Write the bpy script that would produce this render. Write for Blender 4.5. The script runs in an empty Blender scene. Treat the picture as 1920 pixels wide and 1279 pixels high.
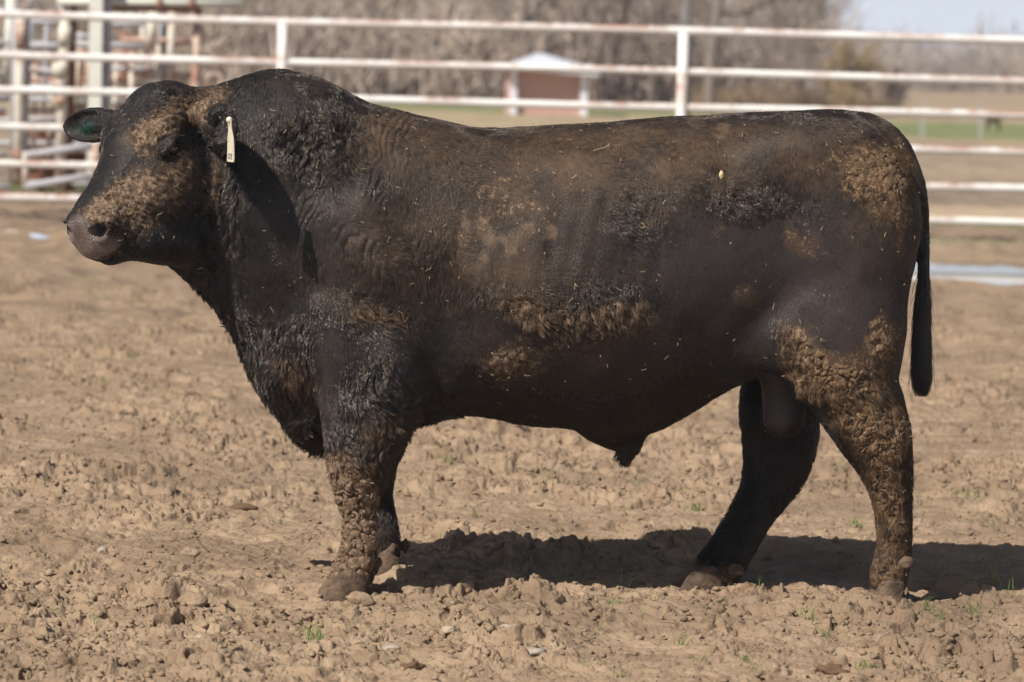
import bpy, math, random
import numpy as np
SC = bpy.context.scene
COL = SC.collection
rng = np.random.default_rng(7)
random.seed(7)

# ------------------------------------------------------------------ camera
FPX, CX, CY = 6500.0, 960.0, 639.5           # focal length in photo pixels, image centre
CAM = np.array([0.0, -10.0, 1.55])
PITCH = math.atan((CY - 110.0) / FPX); ROLL = math.radians(1.45)
FWD = np.array([0, math.cos(PITCH), -math.sin(PITCH)])
R0 = np.array([1.0, 0, 0]); U0 = np.array([0, math.sin(PITCH), math.cos(PITCH)])
RV = math.cos(ROLL) * R0 + math.sin(ROLL) * U0
UV = -math.sin(ROLL) * R0 + math.cos(ROLL) * U0

def P(u, v, y=0.0):
    """world point at depth y seen at photo pixel (u, v)"""
    d = FWD + (u - CX) / FPX * RV - (v - CY) / FPX * UV
    return CAM + d * ((y - CAM[1]) / d[1])

def px(p):
    q = np.asarray(p, float) - CAM
    w = q @ FWD
    return CX + FPX * (q @ RV) / w, CY - FPX * (q @ UV) / w

cam_data = bpy.data.cameras.new('camera'); cam = bpy.data.objects.new('camera', cam_data); COL.objects.link(cam)
from mathutils import Matrix, Vector
M = Matrix.Identity(4)
for i in range(3):
    M[i][0], M[i][1], M[i][2], M[i][3] = RV[i], UV[i], -FWD[i], CAM[i]
cam.matrix_world = M
cam_data.sensor_width = 36.0; cam_data.lens = 36.0 * FPX / 1920.0
cam_data.clip_start = 0.1; cam_data.clip_end = 6000
cam_data.dof.use_dof = True; cam_data.dof.focus_distance = 9.85; cam_data.dof.aperture_fstop = 4.4
SC.camera = cam

# ------------------------------------------------------------------ sky, sun, exposure
SUNV = np.array([0.66, 0.66, -1.0]); SUNV /= np.linalg.norm(SUNV)   # direction the light travels
world = bpy.data.worlds.new('World'); SC.world = world; world.use_nodes = True
wn = world.node_tree; bg = wn.nodes['Background']
sky = wn.nodes.new('ShaderNodeTexSky'); sky.sky_type = 'NISHITA'; sky.sun_disc = False
sky.sun_elevation = math.asin(-SUNV[2]); sky.sun_rotation = math.atan2(-SUNV[0], -SUNV[1])
sky.altitude = 200; sky.air_density = 1.0; sky.dust_density = 2.2; sky.ozone_density = 1.2
wn.links.new(sky.outputs[0], bg.inputs[0]); bg.inputs[1].default_value = 0.055
# pale haze of the sky just above the horizon
geo = wn.nodes.new('ShaderNodeNewGeometry'); sepw = wn.nodes.new('ShaderNodeSeparateXYZ'); wn.links.new(geo.outputs['Incoming'], sepw.inputs[0])
mrw = wn.nodes.new('ShaderNodeMapRange'); mrw.interpolation_type = 'SMOOTHSTEP'; wn.links.new(sepw.outputs[2], mrw.inputs[0])
for i_, v_ in enumerate((-0.30, 0.0, 0.0, 1.0)): mrw.inputs[i_ + 1].default_value = v_
mxw = wn.nodes.new('ShaderNodeMix'); mxw.data_type = 'RGBA'; wn.links.new(mrw.outputs[0], mxw.inputs[0]); wn.links.new(sky.outputs[0], mxw.inputs[6]); mxw.inputs[7].default_value = (13.0, 13.9, 15.8, 1)
wn.links.new(mxw.outputs[2], bg.inputs[0])
sun_d = bpy.data.lights.new('sun', 'SUN'); sun = bpy.data.objects.new('sun', sun_d); COL.objects.link(sun)
sun_d.energy = 5.0; sun_d.angle = math.radians(0.55); sun_d.color = (1.0, 0.95, 0.87)
sun.location = (-30, -30, 45)
sun.rotation_euler = Vector(SUNV).to_track_quat('-Z', 'Y').to_euler()
SC.view_settings.view_transform = 'Standard'; SC.view_settings.look = 'None'
SC.view_settings.exposure = 0.28; SC.view_settings.gamma = 1.0
SC.render.engine = 'CYCLES'
SC.cycles.use_denoising = True
SC.cycles.volume_bounces = 0; SC.cycles.max_bounces = 6; SC.cycles.diffuse_bounces = 3; SC.cycles.glossy_bounces = 3; SC.cycles.transmission_bounces = 4
SC.cycles.caustics_reflective = False; SC.cycles.caustics_refractive = False
try:
    SC.cycles_curves.shape = 'RIBBONS'
except Exception: pass

# ------------------------------------------------------------------ noise
def _hash(ix, iy, iz, seed=0):
    h = (ix.astype(np.int64) * 374761393 + iy.astype(np.int64) * 668265263 + iz.astype(np.int64) * 2147483647 + seed * 974711) & 0xffffffff
    h = ((h ^ (h >> 13)) * 1274126177) & 0xffffffff
    h = ((h ^ (h >> 16)) * 2246822519) & 0xffffffff
    return ((h ^ (h >> 15)) & 0xffffff) / float(0xffffff)

def vnoise(x, y, z, seed=0):
    """smooth value noise, -1..1"""
    x = np.asarray(x, float); y = np.asarray(y, float); z = np.asarray(z, float)
    x, y, z = np.broadcast_arrays(x, y, z)
    ix, iy, iz = np.floor(x), np.floor(y), np.floor(z)
    fx, fy, fz = x - ix, y - iy, z - iz
    ix, iy, iz = ix.astype(np.int64), iy.astype(np.int64), iz.astype(np.int64)
    fx = fx * fx * fx * (fx * (fx * 6 - 15) + 10); fy = fy * fy * fy * (fy * (fy * 6 - 15) + 10); fz = fz * fz * fz * (fz * (fz * 6 - 15) + 10)
    r = 0
    for a in (0, 1):
        wx = fx if a else 1 - fx
        for b in (0, 1):
            wy = fy if b else 1 - fy
            for c in (0, 1):
                wz = fz if c else 1 - fz
                r = r + wx * wy * wz * _hash(ix + a, iy + b, iz + c, seed)
    return r * 2 - 1

def noise2(x, y, seed=0):
    x, y = np.broadcast_arrays(np.asarray(x, float), np.asarray(y, float))
    ix, iy = np.floor(x), np.floor(y); fx, fy = x - ix, y - iy
    ix, iy = ix.astype(np.int64), iy.astype(np.int64); z = np.zeros_like(ix)
    fx = fx * fx * (3 - 2 * fx); fy = fy * fy * (3 - 2 * fy)
    h = lambda a, b: _hash(ix + a, iy + b, z, seed)
    return ((h(0, 0) * (1 - fx) + h(1, 0) * fx) * (1 - fy) + (h(0, 1) * (1 - fx) + h(1, 1) * fx) * fy) * 2 - 1

def fbm2(x, y, seed=0, oct=4, gain=0.5):
    r = 0; a = 1.0
    for o in range(oct):
        r = r + a * noise2(x * 2 ** o + 17 * o, y * 2 ** o - 9 * o, seed + o); a *= gain
    return r

def fbm3(p, f, seed=0, oct=3, gain=0.5):
    r = 0; a = 1.0
    for o in range(oct):
        q = p * (f * 2 ** o); r = r + a * vnoise(q[..., 0], q[..., 1], q[..., 2], seed + o); a *= gain
    return r

def sm(a, b, x):
    t = np.clip((np.asarray(x, float) - a) / (b - a), 0, 1); return t * t * (3 - 2 * t)

# ------------------------------------------------------------------ materials
class NT:
    def __init__(s, name):
        s.m = bpy.data.materials.new(name); s.m.use_nodes = True; s.t = s.m.node_tree
        s.b = s.t.nodes['Principled BSDF']; s.o = s.t.nodes['Material Output']
        s.tc = s.t.nodes.new('ShaderNodeTexCoord').outputs['Object']
    def n(s, typ, **kw):
        nd = s.t.nodes.new(typ)
        for k, v in kw.items(): setattr(nd, k, v)
        return nd
    def put(s, sock, v):
        if isinstance(v, bpy.types.NodeSocket): s.t.links.new(v, sock)
        elif isinstance(v, (tuple, list)) and len(v) == 3 and sock.type == 'RGBA': sock.default_value = (*v, 1)
        else: sock.default_value = v
    def noise(s, scale, detail=4, rough=0.55, dist=0.0, vec=None, out='Fac'):
        nd = s.n('ShaderNodeTexNoise'); s.put(nd.inputs['Vector'], vec if vec is not None else s.tc)
        nd.inputs['Scale'].default_value = scale; nd.inputs['Detail'].default_value = detail
        nd.inputs['Roughness'].default_value = rough; nd.inputs['Distortion'].default_value = dist
        return nd.outputs[out]
    def voro(s, scale, feature='F1', vec=None, out='Distance', rnd=1.0):
        nd = s.n('ShaderNodeTexVoronoi', feature=feature); s.put(nd.inputs['Vector'], vec if vec is not None else s.tc)
        nd.inputs['Scale'].default_value = scale; nd.inputs['Randomness'].default_value = rnd
        return nd.outputs[out]
    def mapping(s, scale=(1, 1, 1), rot=(0, 0, 0), vec=None):
        nd = s.n('ShaderNodeMapping'); s.put(nd.inputs['Vector'], vec if vec is not None else s.tc)
        nd.inputs['Scale'].default_value = scale; nd.inputs['Rotation'].default_value = rot
        return nd.outputs[0]
    def ramp(s, f, a, b, lo=0.0, hi=1.0):
        nd = s.n('ShaderNodeMapRange', interpolation_type='SMOOTHSTEP'); s.put(nd.inputs[0], f)
        for i, v in enumerate((a, b, lo, hi)): s.put(nd.inputs[i + 1], v)
        return nd.outputs[0]
    def math(s, op, a, b=0.0, clamp=False):
        nd = s.n('ShaderNodeMath', operation=op, use_clamp=clamp); s.put(nd.inputs[0], a); s.put(nd.inputs[1], b); return nd.outputs[0]
    def mix(s, f, a, b, blend='MIX'):
        nd = s.n('ShaderNodeMix', data_type='RGBA', blend_type=blend); s.put(nd.inputs[0], f); s.put(nd.inputs[6], a); s.put(nd.inputs[7], b)
        return nd.outputs[2]
    def attr(s, name, out='Fac'):
        nd = s.n('ShaderNodeAttribute', attribute_name=name); return nd.outputs[out]
    def sep(s, vec=None):
        nd = s.n('ShaderNodeSeparateXYZ'); s.put(nd.inputs[0], vec if vec is not None else s.tc); return nd.outputs
    def bump(s, h, strength=0.5, dist=0.01, prev=None):
        nd = s.n('ShaderNodeBump'); nd.inputs['Strength'].default_value = strength; nd.inputs['Distance'].default_value = dist
        s.put(nd.inputs['Height'], h)
        if prev is not None: s.put(nd.inputs['Normal'], prev)
        s.put(s.b.inputs['Normal'], nd.outputs[0]); return nd.outputs[0]
    def set(s, color=None, rough=None, metal=None, spec=None, **kw):
        if color is not None: s.put(s.b.inputs['Base Color'], color)
        if rough is not None: s.put(s.b.inputs['Roughness'], rough)
        if metal is not None: s.put(s.b.inputs['Metallic'], metal)
        if spec is not None: s.put(s.b.inputs['Specular IOR Level'], spec)
        for k, v in kw.items(): s.put(s.b.inputs[k], v)
        return s

# ------------------------------------------------------------------ objects
def tag(o, label=None, cat=None, group=None, kind=None):
    if label: o['label'] = label
    if cat: o['category'] = cat
    if group: o['group'] = group
    if kind: o['kind'] = kind
    return o

def mesh_obj(name, verts, faces, mat=None, parent=None, smooth=True):
    me = bpy.data.meshes.new(name)
    verts = np.asarray(verts, np.float32)
    if isinstance(faces, np.ndarray):
        nf, k = faces.shape
        me.vertices.add(len(verts)); me.vertices.foreach_set('co', verts.ravel())
        me.loops.add(nf * k); me.loops.foreach_set('vertex_index', faces.astype(np.int32).ravel())
        me.polygons.add(nf); me.polygons.foreach_set('loop_start', np.arange(nf, dtype=np.int32) * k)
        me.update(calc_edges=True)
    else:
        me.from_pydata([tuple(map(float, v)) for v in verts], [], faces); me.update()
    if smooth: me.polygons.foreach_set('use_smooth', np.ones(len(me.polygons), bool))
    o = bpy.data.objects.new(name, me); COL.objects.link(o)
    if mat: me.materials.append(mat.m if isinstance(mat, NT) else mat)
    if parent is not None:
        o.parent = parent; o.matrix_parent_inverse = parent.matrix_world.inverted()
    return o

def empty(name, loc):
    o = bpy.data.objects.new(name, None); COL.objects.link(o); o.location = Vector([float(c) for c in loc])
    o.empty_display_size = 0.1
    o.matrix_world = Matrix.Translation(o.location)
    return o

class MB:
    """collects boxes, tubes and blobs into ONE mesh"""
    def __init__(s): s.v = []; s.f = []
    def add(s, vs, fs):
        n = len(s.v); s.v += [tuple(map(float, v)) for v in vs]; s.f += [tuple(i + n for i in f) for f in fs]
    def box(s, c, size, rz=0.0, bevel=0.0, tilt=0.0):
        x, y, z = [k / 2 for k in size]; cs, sn = math.cos(rz), math.sin(rz)
        vs = []
        for dx, dy, dz in ((-x, -y, -z), (x, -y, -z), (x, y, -z), (-x, y, -z), (-x, -y, z), (x, -y, z), (x, y, z), (-x, y, z)):
            vs.append((c[0] + dx * cs - dy * sn + tilt * dz, c[1] + dx * sn + dy * cs, c[2] + dz))
        s.add(vs, [(0, 3, 2, 1), (4, 5, 6, 7), (0, 1, 5, 4), (1, 2, 6, 5), (2, 3, 7, 6), (3, 0, 4, 7)])
    def tube(s, pts, rad, n=8, cap=True):
        pts = [np.asarray(p, float) for p in pts]
        if not hasattr(rad, '__len__'): rad = [rad] * len(pts)
        ref = None; rings = []
        for i, p in enumerate(pts):
            t = pts[min(i + 1, len(pts) - 1)] - pts[max(i - 1, 0)]; t = t / (np.linalg.norm(t) + 1e-9)
            if ref is None:
                ref = np.array([0, 0, 1.0]) if abs(t[2]) < 0.9 else np.array([1.0, 0, 0])
            a = np.cross(t, ref); a /= np.linalg.norm(a) + 1e-9; b = np.cross(t, a); ref = -b if False else ref
            rings.append([p + rad[i] * (math.cos(2 * math.pi * k / n) * a + math.sin(2 * math.pi * k / n) * b) for k in range(n)])
        vs = [q for r in rings for q in r]; fs = []
        for i in range(len(rings) - 1):
            for k in range(n):
                fs.append((i * n + k, i * n + (k + 1) % n, (i + 1) * n + (k + 1) % n, (i + 1) * n + k))
        if cap:
            fs.append(tuple(range(n))[::-1]); fs.append(tuple((len(rings) - 1) * n + k for k in range(n)))
        s.add(vs, fs)
    def blob(s, c, r, seed=0, amp=0.2, sub=2, squash=(1, 1, 1)):
        bv, bf = ICO[sub]
        q = bv * np.asarray(squash) * r
        d = 1 + amp * fbm3(bv + seed * 3.17, 1.3, seed, 2)
        s.add(q * d[:, None] + np.asarray(c), bf)
    def build(s, name, mat, parent=None, smooth=False):
        return mesh_obj(name, s.v, s.f, mat, parent, smooth)

import bmesh
ICO = {}
for _k in (1, 2, 3):
    _bm = bmesh.new(); bmesh.ops.create_icosphere(_bm, subdivisions=_k, radius=1.0)
    ICO[_k] = (np.array([tuple(v.co) for v in _bm.verts]), [tuple(v.index for v in f.verts) for f in _bm.faces]); _bm.free()

def curves_obj(name, pts, radius, mat, parent=None, attrs=None):
    """pts (n, k, 3) strands -> hair curves; radius (n, k)"""
    n, k, _ = pts.shape
    hc = bpy.data.hair_curves.new(name); hc.add_curves([k] * n)
    hc.points.foreach_set('position', pts.astype(np.float32).ravel())
    ra = hc.attributes.get('radius') or hc.attributes.new('radius', 'FLOAT', 'POINT')
    ra.data.foreach_set('value', radius.astype(np.float32).ravel())
    for nm, val in (attrs or {}).items():
        at = hc.attributes.new(nm, 'FLOAT', 'CURVE'); at.data.foreach_set('value', val.astype(np.float32))
    hc.materials.append(mat.m)
    o = bpy.data.objects.new(name, hc); COL.objects.link(o)
    if parent is not None:
        o.parent = parent; o.matrix_parent_inverse = parent.matrix_world.inverted()
    return o
# ------------------------------------------------------------------ the bull: one implicit surface, meshed with surface nets
RES = 0.007
lo = np.array([-1.36, -0.66, -0.06]); hi = np.array([1.36, 0.50, 1.56])
dims = np.ceil((hi - lo) / RES).astype(int) + 1
AX = [lo[i] + RES * np.arange(dims[i]) for i in range(3)]
FLD = np.full(dims, 1.0, np.float32)

def region(bmin, bmax):
    i0 = np.clip(np.floor((np.asarray(bmin) - lo) / RES).astype(int), 0, dims - 1)
    i1 = np.clip(np.ceil((np.asarray(bmax) - lo) / RES).astype(int) + 1, 1, dims)
    sl = tuple(slice(a, b) for a, b in zip(i0, i1))
    g = np.meshgrid(*[AX[i][sl[i]] for i in range(3)], indexing='ij', sparse=True)
    return sl, g

def union(sl, d, k):
    a = FLD[sl]
    if k > 0:
        h = np.clip(0.5 + 0.5 * (d - a) / k, 0, 1)
        FLD[sl] = (d * (1 - h) + a * h - k * h * (1 - h)).astype(np.float32)
    else:
        FLD[sl] = np.minimum(a, d)

def carve(sl, d, k):
    a = FLD[sl]; b = -d
    h = np.clip(0.5 - 0.5 * (b - a) / k, 0, 1)
    FLD[sl] = (b * (1 - h) + a * h + k * h * (1 - h)).astype(np.float32)

def capsule(a, b, r1, r2, k=0.03, ys=1.0, sub=False, maxonly=None):
    a = np.asarray(a, float); b = np.asarray(b, float); R = max(r1, r2); m = R * max(1, ys) + k + 0.02
    sl, (X, Y, Z) = region(np.minimum(a, b) - m, np.maximum(a, b) + m)
    ab = b - a; ab2 = ab.copy(); ab2[1] /= ys
    L = (ab2 ** 2).sum() + 1e-12
    px_, py_, pz_ = X - a[0], (Y - a[1]) / ys, Z - a[2]
    t = np.clip((px_ * ab2[0] + py_ * ab2[1] + pz_ * ab2[2]) / L, 0, 1)
    d = np.sqrt((px_ - t * ab2[0]) ** 2 + (py_ - t * ab2[1]) ** 2 + (pz_ - t * ab2[2]) ** 2) - (r1 + (r2 - r1) * t)
    d = d * min(1.0, ys)
    if sub: carve(sl, d, k)
    else: union(sl, d, k)

def ellipsoid(c, r, k=0.03, frame=None, sub=False, ret=False):
    c = np.asarray(c, float); r = np.asarray(r, float); m = r.max() + k + 0.02
    sl, (X, Y, Z) = region(c - m, c + m)
    A = np.eye(3) if frame is None else np.asarray(frame)
    q = [(A[i][0] * (X - c[0]) + A[i][1] * (Y - c[1]) + A[i][2] * (Z - c[2])) for i in range(3)]
    k0 = np.sqrt(sum((q[i] / r[i]) ** 2 for i in range(3))); k1 = np.sqrt(sum((q[i] / r[i] ** 2) ** 2 for i in range(3))) + 1e-9
    d = k0 * (k0 - 1) / k1
    if ret: return sl, d
    if sub: carve(sl, d, k)
    else: union(sl, d, k)

def local_chain(cs, kb, ys):
    """tapered tube through the given (centre, radius) list, joined to the body with one soft union"""
    A_ = np.array([c for c, r in cs]); Rm = max(r for c, r in cs) + kb + .02
    sl, (X, Y, Z) = region(A_.min(0) - Rm, A_.max(0) + Rm)
    D = np.full((X.shape[0], Y.shape[1], Z.shape[2]), 9.0, np.float32)
    for (a, ra), (b, rb) in zip(cs, cs[1:]):
        ab = b - a; ab2 = ab.copy(); ab2[1] /= ys; L = (ab2 ** 2).sum() + 1e-12
        p0, p1, p2 = X - a[0], (Y - a[1]) / ys, Z - a[2]
        t = np.clip((p0 * ab2[0] + p1 * ab2[1] + p2 * ab2[2]) / L, 0, 1)
        D = np.minimum(D, (np.sqrt((p0 - t * ab2[0]) ** 2 + (p1 - t * ab2[1]) ** 2 + (p2 - t * ab2[2]) ** 2) - (ra + (rb - ra) * t)) * min(1, ys))
    union(sl, D.astype(np.float32), kb)
    return cs

def chain(rows, k=0.02, ys=0.8, kb=.045):
    """rows: (uL, vL, uR, vR, y): leg given by its two outlines"""
    cs = []
    rr = np.array(rows, float); t0 = np.arange(len(rr)); t1 = np.linspace(0, len(rr) - 1, len(rr) * 4 - 3)
    rr = np.stack([np.interp(t1, t0, rr[:, i]) for i in range(5)], 1)
    pad = np.concatenate([[2 * rr[0] - rr[3 - j] for j in range(3)], rr, [2 * rr[-1] - rr[-2 - j] for j in range(3)]])
    rr = sum(pad[i:i + len(rr)] * w for i, w in enumerate((.06, .12, .2, .24, .2, .12, .06)))
    for row in rr:
        uL, vL, uR, vR, y = row[:5]
        c = P((uL + uR) / 2, (vL + vR) / 2, y)
        r = 0.5 * math.hypot(uR - uL, vR - vL) * (10 + y) / FPX
        cs.append((c, r))
    return local_chain(cs, kb, ys)

# --- trunk loft
TOP = [(270,330),(310,260),(340,225),(375,192),(395,184),(420,168),(450,148),(480,138),(510,134),(540,133),(570,137),(600,147),(630,160),(655,176),(680,194),(710,201),(740,206),(780,215),(840,228),(890,238),(950,240),(1000,237),(1060,234),(1120,232),(1180,226),(1240,220),(1300,218),(1400,215),(1460,213),(1520,209),(1560,206),(1600,206),(1630,213),(1660,230),(1690,256),(1712,290),(1740,400)]
BOT = [(270,455),(300,478),(320,490),(350,515),(385,549),(415,578),(440,628),(466,688),(498,730),(528,775),(556,812),(580,838),(600,850),(630,846),(670,825),(720,806),(770,798),(810,790),(850,781),(890,777),(940,782),(990,796),(1040,801),(1090,806),(1130,818),(1170,822),(1210,815),(1250,800),(1300,772),(1350,737),(1390,702),(1430,680),(1480,675),(1550,670),(1620,630),(1680,570),(1740,450)]
WID = [(270,.085),(340,.115),(400,.135),(450,.165),(500,.20),(560,.235),(620,.265),(680,.295),(750,.32),(850,.335),(950,.355),(1100,.37),(1250,.355),(1350,.325),(1450,.30),(1550,.285),(1620,.255),(1680,.20),(1720,.14),(1740,.1)]
YCC = [(290,-.13),(340,-.10),(400,-.06),(460,-.05),(560,-.02),(680,0),(1740,0.02)]
tp = np.array([P(u, v) for u, v in TOP]); bt = np.array([P(u, v) for u, v in BOT])
wx = np.array([P(u, 450)[0] for u, _ in WID]); yx = np.array([P(u, 450)[0] for u, _ in YCC])
def gs(a, s):
    k = np.exp(-0.5 * (np.arange(-4 * s, 4 * s + 1) / s) ** 2); k /= k.sum()
    return np.convolve(np.pad(a, 4 * s, mode='edge'), k, 'valid')
X0 = P(290, 450)[0]; X1 = P(1725, 450)[0]
sl, (X, Y, Z) = region((X0 - 0.12, -0.5, 0.3), (X1 + 0.12, 0.5, 1.56))
xa = X[:, 0, 0]
zt = gs(np.interp(xa, tp[:, 0], tp[:, 2]), 3); zb = gs(np.interp(xa, bt[:, 0], bt[:, 2]), 3)
ww = gs(np.interp(xa, wx, [w for _, w in WID]), 5); yc = gs(np.interp(xa, yx, [w for _, w in YCC]), 5)
zm = zb + (0.50 + 0.06 * sm(X0, X0 + .6, xa)) * (zt - zb) * 1.0
# lower half is more pointed at the brisket, fuller at the belly
nlo = np.interp(xa, [P(u, 450)[0] for u in (350, 560, 700, 850, 1300, 1500)], [1.6, 1.55, 1.75, 2.3, 2.1, 2.0])
nhi = np.interp(xa, [P(u, 450)[0] for u in (350, 520, 660, 800, 1500)], [2.0, 1.8, 1.9, 2.4, 2.5])
c_ = lambda a: a[:, None, None].astype(np.float32)
up = Z > c_(zm)
hgt = np.where(up, c_(zt - zm), c_(zm - zb)); nn = np.where(up, c_(nhi), c_(nlo))
f = (np.abs((Y - c_(yc)) / c_(ww)) ** nn + (np.abs(Z - c_(zm)) / hgt) ** nn) ** (1 / nn)
d = (f - 1) * np.minimum(c_(ww), hgt)
# rear end: x limit that depends on height, rounded
rz = np.array([P(u, v) for u, v in [(1645,215),(1685,250),(1708,300),(1727,360),(1739,450),(1741,520),(1728,585),(1704,640),(1680,700)]])[::-1]
xr = np.interp(AX[2][sl[2]], rz[:, 2], rz[:, 0])[None, None, :]
def smax(a, b, k):
    h = np.clip(0.5 - 0.5 * (b - a) / k, 0, 1); return b * (1 - h) + a * h + k * h * (1 - h)
d = smax(d, (X - xr - 0.35 * 0 + 0.9 * (Y * Y)), 0.10) + 0.0
d = smax(d, X0 - X, 0.05)
union(sl, d.astype(np.float32), 0.0)

# --- muscles
K = 1 / 650
def E(u, v, y, ru, rv, ry, k=0.05, rot=0.0, sub=False):
    c_s, s_n = math.cos(math.radians(rot)), math.sin(math.radians(rot))
    ellipsoid(P(u, v, y), (ru * K, ry, rv * K), k, [[c_s, 0, s_n], [0, 1, 0], [-s_n, 0, c_s]], sub)
E(700, 470, -.20, 105, 190, .150, .07, 12)         # shoulder
E(655, 640, -.21, 85, 110, .13, .06, 10)           # point of shoulder / upper arm
E(728, 680, -.23, 70, 100, .115, .04)                # triceps
E(700, 600, .20, 110, 200, .13, .07)               # far shoulder
E(1595, 450, -.15, 118, 200, .155, .07, 6)         # rump / thigh
E(1600, 450, .17, 112, 195, .14, .07, 6)
E(1560, 610, -.17, 105, 110, .13, .06)             # lower thigh
E(1530, 640, .18, 100, 110, .12, .06)
E(1500, 285, -.17, 90, 55, .09, .10)               # hip bone
E(575, 270, -.12, 95, 115, .12, .06)               # neck crest bulge
E(562, 645, -.10, 58, 115, .12, .07, -20)          # brisket side
E(588, 750, -.05, 38, 66, .10, .06, -25)
E(1050, 560, -.20, 230, 150, .19, .09)             # barrel
E(842, 620, -.40, 34, 150, .085, .05, 4, sub=True) # groove behind the shoulder
E(1385, 660, -.375, 110, 34, .045, .06, 15, sub=True)
capsule(P(590, 590, -.31), P(600, 720, -.325), .012, .02, .03, 1, True)   # crease in front of the forearm
# flank fold and sheath
capsule(P(1345, 685, -.12), P(1455, 640, -.17), .05, .07, .09)
capsule(P(1130, 795, .0), P(1180, 830, .0), .052, .030, .05)
capsule(P(1180, 830, .0), P(1172, 866, .0), .029, .017, .02)
# --- near fore leg
chain([(600,640,800,640,-.20),(597,700,792,700,-.23),(599,745,782,755,-.245),(603,790,768,790,-.25),(608,825,755,825,-.25),(614,858,742,862,-.25),(621,890,728,895,-.25),(632,925,708,925,-.25),(645,960,703,960,-.25),(648,990,704,995,-.25),(642,1022,706,1025,-.25),(634,1052,704,1052,-.25),(624,1080,700,1080,-.25)], .02, .8)
# --- far fore leg
chain([(610,680,790,680,.15),(625,780,765,780,.13),(650,850,748,850,.11),(655,890,738,890,.09),(665,925,733,930,.07),(680,975,745,972,.06),(690,1020,752,1016,.05),(695,1050,748,1050,.05)], .02, .8)
# --- near hind leg
chain([(1490,640,1690,625,-.16),(1485,680,1688,665,-.17),(1497,710,1682,695,-.18),(1520,745,1686,728,-.18),(1548,790,1702,765,-.18),(1572,828,1712,800,-.18),(1600,866,1713,840,-.18),(1622,905,1712,885,-.18),(1636,945,1712,935,-.18),(1643,985,1714,980,-.18),(1644,1025,1713,1025,-.18),(1636,1058,1710,1058,-.18),(1630,1080,1706,1080,-.18)], .02, .78, .08)
# --- far hind leg
chain([(1400,640,1620,640,.16),(1394,700,1560,700,.18),(1390,760,1535,765,.19),(1391,810,1537,815,.19),(1396,860,1518,874,.19),(1388,915,1482,925,.19),(1366,960,1448,970,.18),(1345,997,1424,1010,.17),(1326,1032,1400,1044,.16),(1304,1058,1388,1066,.15)], .02, .8)
# scrotum
capsule(P(1455, 650, .03), P(1458, 700, .02), .06, .05, .02)
capsule(P(1458, 700, .02), P(1468, 782, .0), .050, .058, .02, .9)
# tail
tail = [(1570,232,.0,22),(1612,230,.0,26),(1650,245,.0,28),(1688,280,-.03,25),(1712,330,-.04,20),(1725,390,-.05,16),(1731,450,-.05,12),(1733,520,-.05,10),(1729,600,-.03,10),(1727,680,-.03,11),(1729,722,-.03,10)]
tt = np.array(tail, float); q_ = np.linspace(0, len(tt) - 1, 41)
tt = np.stack([gs(np.interp(q_, np.arange(len(tt)), tt[:, i]), 2) for i in range(4)], 1)
local_chain([(P(*r[:3]), r[3] * K) for r in tt], .004, 1.0)

# --- head
HQ = P(292, 212, -.15); HM = P(167, 434, -.35)
HF = HM - HQ; HLEN = np.linalg.norm(HF); HF /= HLEN
_a = math.radians(45); HL = np.array([math.cos(_a), -math.sin(_a), 0.0]); HL -= HF * (HL @ HF); HL /= np.linalg.norm(HL)
HN = np.cross(HF, HL)
if HN[2] < 0: HN = -HN
HB = np.array([HL, HN, HF])
def H(l, n, s): return HQ + HL * l + HN * n + HF * s
def HE(l, n, s, rl, rn, rs, k=.03, sub=False): ellipsoid(H(l, n, s), (rl, rn, rs), k, HB, sub)
capsule(H(0, -.03, -.01), H(0, -.03, .13), .095, .115, .03)
HE(0, -.01, .06, .135, .085, .12, .03)                        # broad forehead
HE(0, .01, -.01, .075, .06, .055, .03)                        # poll
for sgn in (-1, 1):
    HE(sgn * .098, .024, .085, .040, .036, .06, .03)          # brow
    HE(sgn * .095, -.10, .17, .055, .11, .13, .04)            # cheek
    capsule(H(sgn * .07, -.19, .16), H(sgn * .04, -.10, .34), .055, .045, .04)   # jaw bone
capsule(H(0, -.03, .12), H(0, -.010, .36), .110, .072, .03)   # face
capsule(H(0, -.11, .14), H(0, -.085, .34), .11, .060, .03)
HE(0, -.030, .390, .090, .086, .064, .025)                    # muzzle
HE(0, .005, .35, .072, .060, .06, .03)
HE(.054, .0, .405, .040, .048, .045, .02); HE(-.054, .0, .405, .040, .048, .045, .02)   # nostril wings
HE(0, -.105, .395, .064, .038, .058, .015)
HE(0, -.050, .425, .078, .055, .048, .02)                    # lower lip, chin
HE(0, -.22, .14, .09, .07, .12, .06)                          # throat
capsule(P(268, 450, -.28), P(335, 452, -.20), .061, .070, .04)
capsule(P(330, 205, -.11), P(430, 212, -.04), .052, .056, .05)
for sgn in (-1, 1):
    HE(sgn * .064, .018, .430, .027, .022, .032, .005, True)
    capsule(H(sgn * .070, .020, .442), H(sgn * .042, .000, .395), .019, .013, .005, 1, True)   # nostril
    HE(sgn * .142, -.020, .122, .026, .038, .058, .014, True)
    capsule(H(sgn * .124, -.026, .155), H(sgn * .100, -.016, .215), .010, .005, .012, 1, True)
    HE(sgn * .135, -.022, .110, .020, .017, .028, .010, True) # eye socket
    HE(sgn * .128, .006, .104, .030, .016, .050, .010)        # upper lid
    HE(sgn * .128, -.050, .117, .018, .008, .030, .012)       # lower lid
    capsule(H(sgn * .070, -.075, .12), H(sgn * .040, -.055, .33), .072, .058, .04)
    capsule(H(sgn * .078, -.080, .425), H(sgn * .095, -.078, .35), .007, .006, .01, 1, True)  # mouth line
    capsule(H(0, -.082, .452), H(sgn * .066, -.080, .440), .007, .007, .008, 1, True)
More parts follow.
